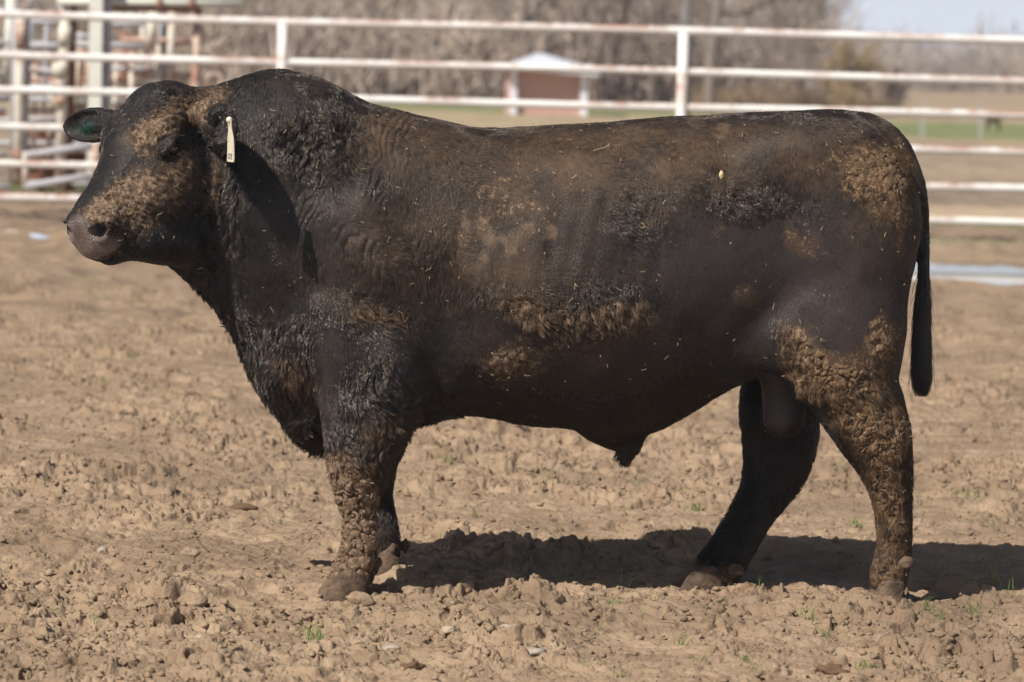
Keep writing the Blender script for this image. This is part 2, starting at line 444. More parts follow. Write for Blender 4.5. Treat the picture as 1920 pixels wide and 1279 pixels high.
# near ear: leaf shaped cup
def ear(base, tip, open_dir, half, thick=.017, cup=.026):
    base = np.asarray(base); tip = np.asarray(tip); a = tip - base; L = np.linalg.norm(a); a /= L
    o = np.asarray(open_dir, float); o -= a * (o @ a); o /= np.linalg.norm(o); w = np.cross(a, o)
    F_ = np.array([a, o, w]); c = (base + tip) / 2
    sl, d1 = ellipsoid(c, (L * .56, .036, half), .01, F_, ret=True)
    m = (L * .56 + .03)
    i0 = [s.start for s in sl]; shp = d1.shape
    Xg, Yg, Zg = [AX[i][sl[i]] for i in range(3)]
    cc = c + o * cup + a * 0.01; r = np.array([L * .52, .036, half * .84])
    X, Y, Z = np.meshgrid(Xg, Yg, Zg, indexing='ij', sparse=True)
    q = [(F_[i][0] * (X - cc[0]) + F_[i][1] * (Y - cc[1]) + F_[i][2] * (Z - cc[2])) for i in range(3)]
    k0 = np.sqrt(sum((q[i] / r[i]) ** 2 for i in range(3))); k1 = np.sqrt(sum((q[i] / r[i] ** 2) ** 2 for i in range(3))) + 1e-9
    d2 = k0 * (k0 - 1) / k1
    union(sl, smax(d1, -d2, .008).astype(np.float32), .012)
    return a, o, w
ear(P(390, 205, -.27), P(430, 262, -.44), (-.45, -.75, .30), .050)
ear(P(222, 232, -.07), P(124, 238, .01), (-.15, -1.0, .05), .050)
capsule(P(215, 232, -.06), P(165, 236, -.02), .035, .02, .02)
capsule(P(375, 215, -.22), P(403, 215, -.33), .030, .018, .02)

# --- surface nets
def surface_nets(F):
    S = F < 0
    cc = np.zeros(tuple(np.array(F.shape) - 1), np.uint8)
    corners = [(a, b, c) for a in (0, 1) for b in (0, 1) for c in (0, 1)]
    for a, b, c in corners:
        cc += S[a:F.shape[0] - 1 + a, b:F.shape[1] - 1 + b, c:F.shape[2] - 1 + c]
    act = (cc > 0) & (cc < 8); idx = np.full(act.shape, -1, np.int64); n = act.sum()
    ijk = np.argwhere(act); idx[act] = np.arange(n)
    pos = np.zeros((n, 3)); cnt = np.zeros(n)
    for ca in corners:
        for axis in range(3):
            if ca[axis]: continue
            cb = list(ca); cb[axis] = 1
            fa = F[ijk[:, 0] + ca[0], ijk[:, 1] + ca[1], ijk[:, 2] + ca[2]]
            fb = F[ijk[:, 0] + cb[0], ijk[:, 1] + cb[1], ijk[:, 2] + cb[2]]
            m = (fa < 0) != (fb < 0); t = np.where(m, fa / (fa - fb + 1e-12), 0)
            p = np.tile(np.array(ca, float), (n, 1)); p[:, axis] += t
            pos[m] += p[m]; cnt[m] += 1
    pos = ijk + pos / cnt[:, None]
    quads = []
    for axis in range(3):
        s0 = [slice(None)] * 3; s1 = [slice(None)] * 3; s0[axis] = slice(0, -1); s1[axis] = slice(1, None)
        A_, B_ = S[tuple(s0)], S[tuple(s1)]; ch = A_ != B_
        e = np.argwhere(ch); b, c = [k for k in range(3) if k != axis]
        ok = (e[:, b] > 0) & (e[:, c] > 0) & (e[:, b] < F.shape[b] - 1) & (e[:, c] < F.shape[c] - 1); e = e[ok]
        ins = A_[tuple(e.T)]
        def at(db, dc):
            q = e.copy(); q[:, b] -= db; q[:, c] -= dc; return idx[tuple(q.T)]
        q = np.stack([at(1, 1), at(0, 1), at(0, 0), at(1, 0)], 1)
        flip = ins if axis != 1 else ~ins
        q[~flip] = q[~flip][:, ::-1]; quads.append(q)
    return pos, np.concatenate(quads)

V, Q = surface_nets(FLD); V = lo + V * RES
# keep the largest connected piece
lab = np.arange(len(V)); 
for _ in range(400):
    m = lab[Q].min(1); new = lab.copy(); np.minimum.at(new, Q.ravel(), np.repeat(m, 4)); new = new[new]
    if (new == lab).all(): break
    lab = new
big = np.bincount(lab).argmax(); keep = lab == big
Q = Q[keep[Q[:, 0]]]; remap = np.cumsum(keep) - 1; V = V[keep]; Q = remap[Q]
ED = np.concatenate([Q[:, [0, 1]], Q[:, [1, 2]], Q[:, [2, 3]], Q[:, [3, 0]]])
deg = np.bincount(ED[:, 0], minlength=len(V)) + np.bincount(ED[:, 1], minlength=len(V))
def lap(A_):
    r = np.zeros_like(A_)
    for c in range(A_.shape[1]):
        r[:, c] = np.bincount(ED[:, 0], A_[ED[:, 1], c], len(A_)) + np.bincount(ED[:, 1], A_[ED[:, 0], c], len(A_))
    return r / deg[:, None] - A_
for _ in range(5):
    V = V + .55 * lap(V); V = V - .57 * lap(V)
def vnormals(V):
    n = np.cross(V[Q[:, 2]] - V[Q[:, 0]], V[Q[:, 3]] - V[Q[:, 1]])
    N = np.zeros_like(V)
    for k in range(4):
        for c in range(3): N[:, c] += np.bincount(Q[:, k], n[:, c], len(V))
    return N / (np.linalg.norm(N, axis=1, keepdims=True) + 1e-12)
N = vnormals(V)
if (N * (V - np.array([0.1, 0, 0.9]))).sum(1).mean() < 0: Q = Q[:, ::-1]
def subdivide(V, Q):
    nv, nq = len(V), len(Q)
    e = np.sort(np.stack([Q, np.roll(Q, -1, 1)], 2).reshape(-1, 2), 1)
    key = e[:, 0].astype(np.int64) * nv + e[:, 1]; uq, inv = np.unique(key, return_inverse=True); inv = inv.reshape(nq, 4)
    em = (V[uq // nv] + V[uq % nv]) / 2; fm = V[Q].mean(1)
    ei = nv + inv; fi = nv + len(uq) + np.arange(nq)
    q = np.concatenate([np.stack([Q[:, k], ei[:, k], fi, ei[:, (k + 3) % 4]], 1) for k in range(4)])
    return np.concatenate([V, em, fm]), q
def edges():
    global ED, deg
    ED = np.concatenate([Q[:, [0, 1]], Q[:, [1, 2]], Q[:, [2, 3]], Q[:, [3, 0]]])
    deg = np.bincount(ED[:, 0], minlength=len(V)) + np.bincount(ED[:, 1], minlength=len(V))
V, Q = subdivide(V, Q); edges()
for _ in range(2): V = V + .5 * lap(V)
N = vnormals(V)
print('bull verts', len(V))
# ------------------------------------------------------------------ where the coat is long, curly, dusty or caked with mud
def side(p):
    """side view coordinates of a point on the animal (x, z only)"""
    q = np.array(p, float, copy=True); q[..., 1] = -0.25
    return px(q)

def spot(su, sv, u, v, ru, rv, rot=0.0, pw=1.3):
    c, s = math.cos(math.radians(rot)), math.sin(math.radians(rot)); a = (su - u); b = (sv - v)
    r2 = ((a * c + b * s) / ru) ** 2 + ((-a * s + b * c) / rv) ** 2
    return np.exp(-r2 ** pw)

MUD = [(300,232,66,24,-22,.85),(362,200,46,30,-30,.8),(405,178,26,16,0,.5),(285,266,34,20,-30,.7),(255,352,52,30,-35,.85),(322,345,46,44,20,.62),
 (215,388,62,20,-12,.9),(265,400,50,36,40,.6),(348,300,20,30,0,.5),(395,350,16,60,10,.5),(200,450,50,30,0,.35),
 (1000,575,90,28,12,.7),(1150,592,72,36,-5,.85),(955,680,62,42,-5,.62),(1060,640,60,26,10,.35),(700,585,80,30,10,.5),(715,800,60,50,0,.42),(650,862,60,18,0,.7),
 (560,720,26,70,-25,.5),(500,640,14,50,-20,.3),
 (945,370,90,60,0,.42),(1230,395,60,34,-15,.3),(1500,450,60,30,40,.36),(1405,560,34,20,20,.33),
 (1640,325,62,56,10,1.0),(1680,400,40,40,50,.6),(1700,470,20,60,0,.35),(1560,290,50,30,0,.35),(1700,300,20,50,-20,.35),
 (1490,645,34,36,0,1.0),(1535,700,46,40,45,1.0),(1590,770,60,38,40,.85),(1650,640,50,44,0,.7),(1600,720,80,40,10,.75),(1660,820,56,70,10,1.0),(1610,690,40,26,0,.5),
 (1660,920,50,60,0,.72),(1680,1000,50,60,0,.62),(1670,1085,60,40,0,.7),(1640,600,12,12,0,.9)]
TAN = [(868,432,15,46,6,1),(914,430,19,40,-15,1),(950,455,13,34,-35,.95),(986,440,19,36,35,1),(1036,436,17,18,0,1),(900,490,14,34,0,.8),(735,470,60,26,0,.42),(1365,243,19,10,0,1.0),(1350,420,26,24,0,.35),(740,232,60,24,-10,.42),(1600,560,60,30,0,.18)]
DUST = [(1180,290,330,80,0,1.0),(760,260,110,60,0,.9),(900,400,200,130,0,.55),(740,470,120,80,0,.45),(570,155,80,22,0,.22),(1560,300,160,70,0,.6),(1640,380,80,150,0,.55),(900,520,260,60,0,.5),(1080,640,190,90,0,.45),(1650,700,80,100,0,.5),(1680,960,60,110,0,.9),(660,960,60,120,0,.9)]
BARE = [(630,420,90,70,0,.4),(1290,480,90,90,0,1),(1390,500,110,95,0,1),(1500,560,120,110,0,1),(1600,560,110,130,0,1),(1200,640,130,60,-10,.8),(1350,620,140,60,-15,.8),(620,730,30,110,0,.9),(1000,700,200,60,0,.5)]
LONG = [(585,275,95,80,0,.78),(700,590,85,40,10,.9),(715,750,85,90,0,.85),(680,840,80,40,0,.9),(1040,580,170,34,8,1.0),(1130,560,90,40,-10,.8),
 (1400,370,110,42,10,.6),(1200,400,60,60,0,.5),(1470,640,40,30,30,.7),(1530,720,60,30,45,.7),(1620,740,90,40,0,.55),(1660,870,60,60,0,.5),(1680,960,50,90,0,.45),(330,200,80,30,-20,.5),(350,330,70,80,0,.45),
 (430,380,40,140,0,.5),(770,470,100,70,0,.4),(860,330,90,60,0,.35),(1650,330,60,60,0,.4),(800,780,60,40,0,1.0),(1175,868,26,20,0,.8)]
def layer(L, su, sv):
    r = np.zeros_like(su)
    for u, v, ru, rv, rot, a in L: r = 1 - (1 - r) * (1 - np.clip(a * spot(su, sv, u, v, ru, rv, rot), 0, 1))
    return r

def masks(p, n):
    su, sv = side(p); near = sm(.25, -.1, n[:, 1] + 0 * su)
    w = fbm3(p, 14, 50, 3) * 14; w2 = fbm3(p, 14, 60, 3) * 14
    us, vs = su + w, sv + w2
    mud = layer(MUD, us, vs) * (.35 + .65 * near)
    foreleg = sm(848, 872, vs) * sm(800, 740, su) * sm(560, 590, su)
    mud = np.maximum(mud, foreleg * (0.92 * sm(712, 688, us + .0 * sv) + .12) * (p[:, 1] < -.1))
    low = sm(.11, .04, p[:, 2] + .02 * fbm3(p, 25, 9, 2)); mud = np.maximum(mud, low * .68)
    tan = .62 * sm(.30, .85, layer(TAN, su + .8 * w, sv + .8 * w2) + .26 * fbm3(p, 38, 66, 3)) * near * .9; dust = np.maximum(.74 * layer(DUST, us, vs), .75 * sm(.08, .5, mud)) * (.5 + .5 * near)
    bare = layer(BARE, us, vs) * near
    lng = layer(LONG, us, vs)
    under = sm(-.15, -.7, n[:, 2]) * sm(0.28, .36, p[:, 2])
    lng = np.maximum(lng, under * sm(300, 380, su) * np.where(su < 640, 1.0, np.where(su < 860, .6, .25)))
    brisk = sm(620, 560, su) * sm(430, 440, su) * sm(560, 620, sv) * sm(-.1, -.6, n[:, 0])
    lng = np.maximum(lng, brisk * .75)
    farleg = (p[:, 1] > 0) & (p[:, 2] < .6); lng = np.where(farleg, np.maximum(lng, .35), lng)
    scrot = spot(su, sv, 1468, 740, 45, 95, 0, 3) * (np.abs(p[:, 1]) < .09)
    muz = np.exp(-((p - (HM + HF * .015 - HN * .025)) ** 2).sum(1) / .090 ** 2) ; muz = sm(.30, .48, muz) * sm(-.066, -.050, (p - HQ) @ HN + .006 * fbm3(p, 40, 77, 2))
    return dict(mud=mud, tan=tan, dust=dust, bare=bare, lng=lng, scrot=scrot, muz=muz)

# relief on the hide
def worley2(x, y, seed=0, jit=1.0):
    """F1, F2 and the id hash of the nearest cell"""
    ix, iy = np.floor(x).astype(np.int64), np.floor(y).astype(np.int64); zz = np.zeros_like(ix)
    f1 = np.full(x.shape, 9.0); f2 = f1.copy(); h1 = np.zeros(x.shape)
    for a in (-1, 0, 1):
        for b in (-1, 0, 1):
            cx, cy = ix + a, iy + b
            hx = _hash(cx, cy, zz, seed); hy = _hash(cx, cy, zz + 1, seed + 5)
            d = np.sqrt((cx + .5 + jit * (hx - .5) - x) ** 2 + (cy + .5 + jit * (hy - .5) - y) ** 2)
            m = d < f1; f2 = np.where(m, f1, np.minimum(f2, d)); h1 = np.where(m, _hash(cx, cy, zz + 2, seed + 9), h1); f1 = np.where(m, d, f1)
    return f1, f2, h1

mk = masks(V, N); su, sv = side(V); near = sm(.2, -.2, N[:, 1])
disp = .0035 * fbm3(V, 7, 3, 3)
# skin folds on neck and shoulder
fold = spot(su, sv, 640, 440, 130, 110, 0, 2) + spot(su, sv, 720, 270, 60, 70, 0, 2) + .7 * spot(su, sv, 400, 420, 60, 110, 0, 2) + .5 * spot(su, sv, 250, 215, 60, 50, 0, 2)
ph = (su + .42 * (sv - 300)) / (19 + 0 * su) + 1.9 * fbm3(V * np.array([1, 1, .55]), 7, 21, 4)
disp += np.clip(fold, 0, 1) * near * .0090 * (np.abs(np.sin(ph * math.pi)) ** .7 - .6) * sm(-.5, .5, fbm3(V, 9, 5, 3))
chk = spot(su, sv, 425, 400, 42, 130, 0, 2) * near
disp -= chk * .009 * np.clip(np.cos((su - 408 + 15 * fbm3(V, 6, 44, 3)) / 17.5 * math.pi), 0, 1) ** 1.5 - chk * .004
# ribs and muscle edges
rib = spot(su, sv, 1060, 470, 190, 120, 0, 2) * near
disp += rib * .0007 * np.sin((su + .25 * (sv - 400)) / 44 * 2 * math.pi + 1.2 * fbm3(V, 3, 14, 2))
disp += near * .0075 * fbm3(V * np.array([1, 1, .8]), 4.2, 91, 3)
dxe, dye = su - 330, sv - 282; re_ = np.hypot(dxe, dye * 1.15) + 9 * fbm3(V, 16, 23, 3)
arc = (spot(su, sv, 305, 226, 75, 42, -20, 2) + spot(su, sv, 262, 372, 85, 50, -20, 2)) * near
disp += np.clip(arc, 0, 1) * .0042 * (np.abs(np.sin(re_ / 13 * math.pi)) ** .8 - .6)
disp += spot(su, sv, 250, 205, 55, 55, 0, 2) * .003 * np.sin((su + .6 * sv) / 11 + 2 * fbm3(V, 8, 24, 2))
# matted lumps
disp += mk['lng'] * .0035 * fbm3(V, 42, 31, 2)
# mud plates with cracks
fx, fz = V[:, 0] * 25 + .7 * fbm3(V, 30, 70, 2), V[:, 2] * 21 + .7 * fbm3(V, 30, 80, 2) + V[:, 1] * 22
F1, F2, hh = worley2(fx, fz, 3)
F1b, F2b, _h = worley2(fx * 2.1 + 5, fz * 2.1, 8)
plate = sm(.04, .22, F2 - F1) * (.5 + .8 * hh)
mm = sm(.42, .75, mk['mud'])
disp += mm * (.0068 * (.35 + .65 * sm(430, 560, su)) * (1 - .45 * spot(su, sv, 1650, 350, 90, 110, 0, 3)) * plate - .001 * .8 + .0024 * fbm3(V, 45, 90, 3) + .0022 * sm(.03, .2, F2b - F1b))
disp *= (1 - mk['muz'] * .8) * (1 - .85 * mk['scrot'])
V = V + N * disp[:, None]; N = vnormals(V)

# ------------------------------------------------------------------ hide and hair materials
def coat_nodes(m, hair=False):
    mud, tan, dust, bare = (m.attr(k) for k in ('mud', 'tan', 'dust', 'bare'))
    n1 = m.noise(55, 4, .6); n2 = m.noise(190, 3, .6); n3 = m.noise(9, 4, .6)
    c = m.mix(m.ramp(n3, .35, .7), (.0092, .0080, .0078), (.021, .0168, .0152))
    c = m.mix(bare, c, (.037, .0275, .0260))
    fd = m.math('MULTIPLY', dust, m.ramp(m.math('ADD', m.math('MULTIPLY', n1, .6), m.math('ADD', m.math('MULTIPLY', n2, .4), m.math('MULTIPLY', n3, .6))), .50, 1.05))
    c = m.mix(fd, c, (.130, .076, .041))
    c = m.mix(m.math('MULTIPLY', tan, m.ramp(n1, .2, .62, .35, 1)), c, (.165, .108, .068))
    mc = m.mix(m.ramp(n1, .3, .7), (.135, .082, .046), (.28, .198, .138)); mc = m.mix(m.ramp(m.sep()[0], .7, .9, 0, .75), mc, m.mix(n1, (.10, .058, .030), (.24, .145, .075)))
    mc = m.mix(m.ramp(n2, .55, .8, 0, .5), mc, (.10, .062, .035))
    if hair: fm = m.math('MULTIPLY', mud, m.ramp(n1, .2, .5, .5, 1))
    else:
        t = m.math('ADD', mud, m.math('MULTIPLY', m.math('SUBTRACT', m.math('ADD', m.math('ADD', n1, n2), m.noise(18, 4, .65, 1.5)), 1.5), 1.5)); fm = m.ramp(t, .44, .60)
        vo = m.voro(70, 'DISTANCE_TO_EDGE'); crack = m.ramp(vo, .02, .10)
        fm = m.math('MULTIPLY', m.math('MULTIPLY', fm, m.ramp(crack, 0, 1, .45, 1)), m.ramp(m.attr('crk'), 0, 1, .08, 1))
    c = m.mix(fm, c, mc)
    return c, fm, n1, n2

hide = NT('hide')
c, fm, n1, n2 = coat_nodes(hide)
c = hide.mix(hide.attr('scrot'), c, (.080, .062, .056))
pad = hide.mix(hide.ramp(hide.noise(30, 3), .3, .7), (.085, .060, .050), (.165, .120, .102))
c = hide.mix(hide.attr('muz'), c, pad)
c = hide.mix(hide.attr('ink'), c, (.012, .085, .070))
r = hide.mix(fm, (.55, .55, .55), (.93, .93, .93)); r = hide.mix(hide.attr('muz'), r, (.30, .30, .30))
hide.set(color=c, rough=r, spec=hide.ramp(hide.attr('muz'), 0, 1, .18, .5))
st = hide.mapping((1, 1, .3), (0, math.radians(-25), 0))
h = hide.math('ADD', hide.math('MULTIPLY', hide.noise(260, 3, .6, vec=st), .6), hide.math('MULTIPLY', fm, hide.noise(120, 4, .7)))
h = hide.math('ADD', h, hide.math('MULTIPLY', hide.attr('muz'), hide.voro(260)))
hide.bump(h, .8, .004)
fur = NT('fur')
c, fm, n1, n2 = coat_nodes(fur, True)
c = fur.mix(fur.ramp(fur.attr('rnd'), .3, 1, 0, .55), c, (.060, .044, .034)); c = fur.mix(fur.ramp(fur.attr('rnd'), 0, .35, .55, 0), c, (.010, .0085, .008))
dsum = fur.math('ADD', fm, fur.math('MULTIPLY', fur.attr('dust'), .7), True)
fur.set(color=c, rough=fur.ramp(dsum, 0, 1, .27, .85), spec=fur.ramp(dsum, 0, 1, .60, .08)); fur.b.inputs['Specular Tint'].default_value = (1.0, .88, .78, 1)

bull = empty('bull', P(1150, 1110, -.02))
tag(bull, 'large muddy black bull standing side-on with its head turned to the viewer', 'bull')
body = mesh_obj('body', V, Q, hide, bull)
me = body.data
ink = np.exp(-(((V - P(160, 238, -.035)) / np.array([.034, .05, .017])) ** 2).sum(1) ** 1.5) * (N[:, 1] < .2) * (.5 + .5 * fbm3(V, 60, 4, 2)).clip(0, 1)
mk['crk'] = 1 - sm(430, 560, su) * (1 - .7 * spot(su, sv, 1650, 350, 90, 110, 0, 3)) * mm * (1 - sm(.015, .11, F2 - F1))
for k in ('mud', 'tan', 'dust', 'bare', 'scrot', 'muz', 'crk'):
    me.attributes.new(k, 'FLOAT', 'POINT').data.foreach_set('value', mk[k].astype(np.float32))
me.attributes.new('ink', 'FLOAT', 'POINT').data.foreach_set('value', np.clip(ink * 1.2, 0, 1).astype(np.float32))

# ------------------------------------------------------------------ hair
T0, T1, T2 = V[Q[:, 0]], V[Q[:, 1]], V[Q[:, 2]]
qa = np.linalg.norm(np.cross(V[Q[:, 2]] - T0, V[Q[:, 3]] - T1), axis=1) / 2
qn = N[Q].mean(1); qn /= np.linalg.norm(qn, axis=1, keepdims=True); qc = V[Q].mean(1)
view = -(qn * FWD).sum(1)
wq = qa * (.18 + .82 * sm(-.35, -.05, view)); mq = masks(qc, qn)
no = (1 - mq['muz']) * (1 - mq['scrot']) * (1 - (.93 - .55 * sm(480, 420, side(qc)[0])) * sm(.45, .80, mq['mud']) * (1 - .55 * sm(.3, .9, mq['lng'])))
eyes = [H(s * .128, -.022, .112) for s in (-1, 1)]
for e in eyes: no = no * sm(.018, .026, np.linalg.norm(qc - e, axis=1))
wq = wq * no * (1 + 1.6 * np.clip(mq['lng'], 0, 1))
def roots(nh, w):
    f = rng.choice(len(Q), nh, p=w / w.sum()); a, b = rng.random(nh), rng.random(nh)
    q = V[Q[f]]; p = (q[:, 0] * ((1 - a) * (1 - b))[:, None] + q[:, 1] * (a * (1 - b))[:, None] + q[:, 2] * (a * b)[:, None] + q[:, 3] * ((1 - a) * b)[:, None])
    return f, p
def grow(nh, w, k=5, rad=.00048, lscale=1.0):
    f, p = roots(nh, w); n = qn[f]; su, sv = side(p)
    lng = mq['lng'][f]; bare = mq['bare'][f]; mud = mq['mud'][f]
    L = (.0115 + .023 * lng ** 1.3) * (1 - .3 * sm(430, 380, su)) * (1 - .35 * bare * (1 - lng)) * (.65 + .6 * rng.random(nh)) * lscale
    d = np.tile([.50, 0, -.85], (nh, 1))
    neck = sm(640, 540, su); leg = sm(.62, .5, p[:, 2]); hd = sm(430, 380, su)
    d[:, 0] = .50 - .35 * neck - .35 * leg + .45 * hd; d[:, 2] = -.85 + .35 * hd
    sw = np.stack([fbm3(p, 9, s_, 2) for s_ in (101, 111, 121)], 1)
    cw = np.stack([fbm3(p, 34, s_, 2) for s_ in (131, 141, 151)], 1)
    curl = np.clip(lng, 0, 1)[:, None]
    d = d + sw * .55 + cw * (.12 + 1.25 * curl) + rng.normal(0, .10, (nh, 3))
    d -= n * (d * n).sum(1, keepdims=True); d /= np.linalg.norm(d, axis=1, keepdims=True) + 1e-9
    lift = .22 + .35 * curl[:, 0] + .12 * rng.random(nh); d = d + n * lift[:, None]; d /= np.linalg.norm(d, axis=1, keepdims=True)
    # clumps
    cs = (.008 + .009 * (lng > .35)); wob = np.stack([vnoise(p[:, 0] * 90, p[:, 1] * 90, p[:, 2] * 90, s_) for s_ in (1, 2, 3)], 1) * .35
    cell = np.floor(p / cs[:, None] + wob + .37).astype(np.int64); key = (((cell[:, 0] + 2000) * 4000 + cell[:, 1] + 2000) * 4000 + cell[:, 2] + 2000) * 2 + (lng > .35)
    _, inv = np.unique(key, return_inverse=True); cnt = np.bincount(inv)
    cm = np.stack([np.bincount(inv, p[:, i]) / cnt for i in range(3)], 1)[inv]; cd = np.stack([np.bincount(inv, d[:, i]) / cnt for i in range(3)], 1)[inv]
    crn = rng.random(len(cnt))[inv]
    t = np.linspace(0, 1, k)[None, :, None]
    side_ = np.cross(n, d); ph = crn * 6.28 * 3
    pts = p[:, None] + d[:, None] * (L[:, None, None] * t) - n[:, None] * (L[:, None, None] * t ** 2 * .25)
    amp = (.0042 * curl[:, 0] ** 1.2)[:, None, None]
    tt = np.linspace(0, 1, k)[None, :] * 5.0 * (.6 + crn[:, None])
    pts = pts + side_[:, None] * amp * (np.sin(tt + ph[:, None]) - np.sin(ph[:, None]))[..., None] + n[:, None] * amp * .5 * (1 - np.cos(tt))[..., None]
    cl = (.30 + .55 * curl)[:, None] * t ** 1.2
    tgt = cm[:, None] + cd[:, None] * (L[:, None, None] * t)
    pts = pts + ((tgt - pts) * cl) * 1.0
    r = rad * (.7 + .6 * rng.random((nh, 1))) * (1 + .5 * curl) * np.linspace(1, .25, k)[None] 
    fmud = sm(crn * .9 + .05, crn * .9 + .22, mud) * (mud > .12)
    return pts, r, dict(mud=fmud, tan=mq['tan'][f], dust=mq['dust'][f] * (.5 + crn), bare=bare, rnd=crn)
NH = 300000
pts, r, at = grow(NH, wq)
curves_obj('coat_hair', pts, r, fur, bull, at)

# tail switch: long straight hair round the end of the tail
path = np.array([P(*a) for a in [(1731,470,-.05),(1732,530,-.05),(1729,600,-.04),(1727,680,-.04),(1728,748,-.04)]])
ns = 11000; s0 = rng.random(ns) ** .8 * 2.9; k = 7; ang = rng.random(ns) * 6.283; rr_ = np.sqrt(rng.random(ns))
ln = np.minimum(.7 + .5 * rng.random(ns), 3.93 - s0)
tt = s0[:, None] + ln[:, None] * np.linspace(0, 1, k)[None]
cp = np.stack([np.interp(tt, np.arange(5), path[:, i]) for i in range(3)], -1)
rad_ = np.interp(tt, [0, .8, 1.6, 3.4, 3.8, 4], [.010, .014, .022, .029, .026, .012]) * (.85 + .35 * rng.random((ns, 1)) ** 4)
off = rr_[:, None] * rad_ * (1 + (rng.random((ns, 1)) < .05) * rng.random((ns, 1)) * np.linspace(0, 1.0, k)[None])
pts = cp + np.stack([np.cos(ang)[:, None] * off, np.sin(ang)[:, None] * off, 0 * off], -1) + rng.normal(0, .0012, (ns, k, 3))
r = np.full((ns, k), .0006) * np.linspace(1, .4, k)[None]
z_ = np.zeros(ns)
switch = curves_obj('tail_switch', pts, r, fur, bull, dict(mud=z_, tan=z_, dust=z_ + .1, bare=z_, rnd=rng.random(ns) * .5))

# ------------------------------------------------------------------ eyes, hooves, dewclaws, ear tag, straw
eye_m = NT('eye'); eye_m.set(color=(.012, .007, .005), rough=.06, spec=.6)
for e in eyes:
    b = MB(); b.blob(e - (.004 if e is eyes[1] else -.004) * HL, .0220, 1, 0.0, 3); b.build('eye', eye_m, bull, True)
horn = NT('hoof_horn')
cc_ = horn.mix(horn.ramp(horn.noise(22, 4), .35, .65), (.165, .112, .074), (.075, .052, .037)); cc_ = horn.mix(horn.ramp(horn.noise(60, 3), .6, .75), cc_, (.05, .035, .028))
horn.set(color=cc_, rough=.85, spec=.2); horn.bump(horn.noise(70, 5, .7), 1.0, .008)
FEET = []
def hoof(u, v, y, L=.15, W=.062, Ht=.085, yaw=0.0, spread=.036, seed=0):
    base = P(u, v, y); FEET.append(base.copy())
    mb = MB(); c, s = math.cos(yaw), math.sin(yaw)
    for side_ in (-1, 1):
        n = 30; rings = []; pr_ = np.array([(-.015, -.50, .42, .92), (.0, -.52, .42, 1.0), (.25, -.46, .40, .98), (.55, -.36, .38, .9), (.85, -.26, .36, .80), (1.05, -.18, .32, .66), (1.15, -.05, .22, .3)]); q_ = np.linspace(0, len(pr_) - 1, 22)
        for h_, x0, x1, w_ in np.stack([np.interp(q_, np.arange(len(pr_)), pr_[:, i]) for i in range(4)], 1):
            ring = []
            for q in range(n):
                a = 2 * math.pi * q / n; xx = (x0 + x1) / 2 + (x1 - x0) / 2 * math.cos(a); yy = .5 * w_ * math.sin(a)
                if math.cos(a) < 0: yy *= 1 - .35 * (-math.cos(a)) ** 2
                lx = xx * L; ly = yy * W + side_ * (spread * (1 - .15 * h_) + .010 * max(0, -math.cos(a)))
                wob = .0035 * float(vnoise(lx * 45 + seed, ly * 45, h_ * 5)) + .002 * float(vnoise(lx * 130 + seed, ly * 130, h_ * 14))
                ring.append((base[0] + lx * c - ly * s + wob, base[1] + lx * s + ly * c + wob, base[2] + h_ * Ht + wob))
            rings.append(ring)
        vs = [p for r_ in rings for p in r_]
        fs = [(j * n + q, j * n + (q + 1) % n, (j + 1) * n + (q + 1) % n, (j + 1) * n + q) for j in range(len(rings) - 1) for q in range(n)]
        fs.append(tuple((len(rings) - 1) * n + q for q in range(n))); fs.append(tuple(range(n))[::-1])
        mb.add(vs, fs)
    return mb.build('hoof', horn, bull, True)
hoof(646, 1126, -.26, .150, .064, .080, .25, seed=1)
hoof(722, 1090, .05, .110, .060, .085, .1, seed=2)
hoof(1664, 1129, -.18, .118, .058, .066, .05, seed=3)
hoof(1312, 1119, .13, .160, .064, .085, .1, seed=4)
def dew(u, v, y, r, sq=(1, 1, 1.15), s_=0):
    mb = MB(); mb.blob(P(u, v, y), r, s_, .38, 3, sq); mb.build('dewclaw', horn, bull, True)
dew(1699, 1056, -.21, .021, (1.1, 1, .95), 1); dew(1697, 1054, -.13, .022, s_=2)
dew(1378, 1070, .10, .019, (1.3, 1, .95), 3); dew(1380, 1074, .19, .018, s_=4)
dew(758, 1024, .085, .013, (1, 1, 1.5), 5); dew(736, 1034, .02, .019, (1, 1, 1.3), 6)
dew(704, 1058, -.21, .016, (1, 1, 1.5), 7)

tagm = NT('tag_plastic'); tc_ = tagm.mix(tagm.ramp(tagm.noise(120, 4), .5, .8), (.62, .55, .40), (.30, .22, .13)); tagm.set(color=tc_, rough=.5)
prof = [(0, .012), (.012, .0125), (.030, .012), (.045, .019), (.060, .024), (.085, .026), (.112, .0275), (.119, .026)]
t0_ = P(430, 222, -.485); ty = math.radians(66); wx_, wy_ = math.cos(ty), -math.sin(ty)
vs = []
for i, (h_, w_) in enumerate(prof):
    for sgn in (-1, 1):
        for th in (-.0012, .0012):
            bx = .006 * math.sin(h_ * 16)
            vs.append((t0_[0] + sgn * w_ * wx_ + th * -wy_ + bx, t0_[1] + sgn * w_ * wy_ + th * wx_ * 1.0, t0_[2] - h_))
fs = []
for i in range(len(prof) - 1):
    a, b = i * 4, (i + 1) * 4
    fs += [(a + 1, a + 3, b + 3, b + 1), (a, b, b + 2, a + 2), (a, a + 1, b + 1, b), (a + 2, b + 2, b + 3, a + 3)]
fs += [(0, 2, 3, 1), (len(prof) * 4 - 4, len(prof) * 4 - 3, len(prof) * 4 - 1, len(prof) * 4 - 2)]
etag = mesh_obj('ear_tag', vs, fs, tagm, bull, False); etag['label'] = 'long pale cream ear tag hanging edge-on'
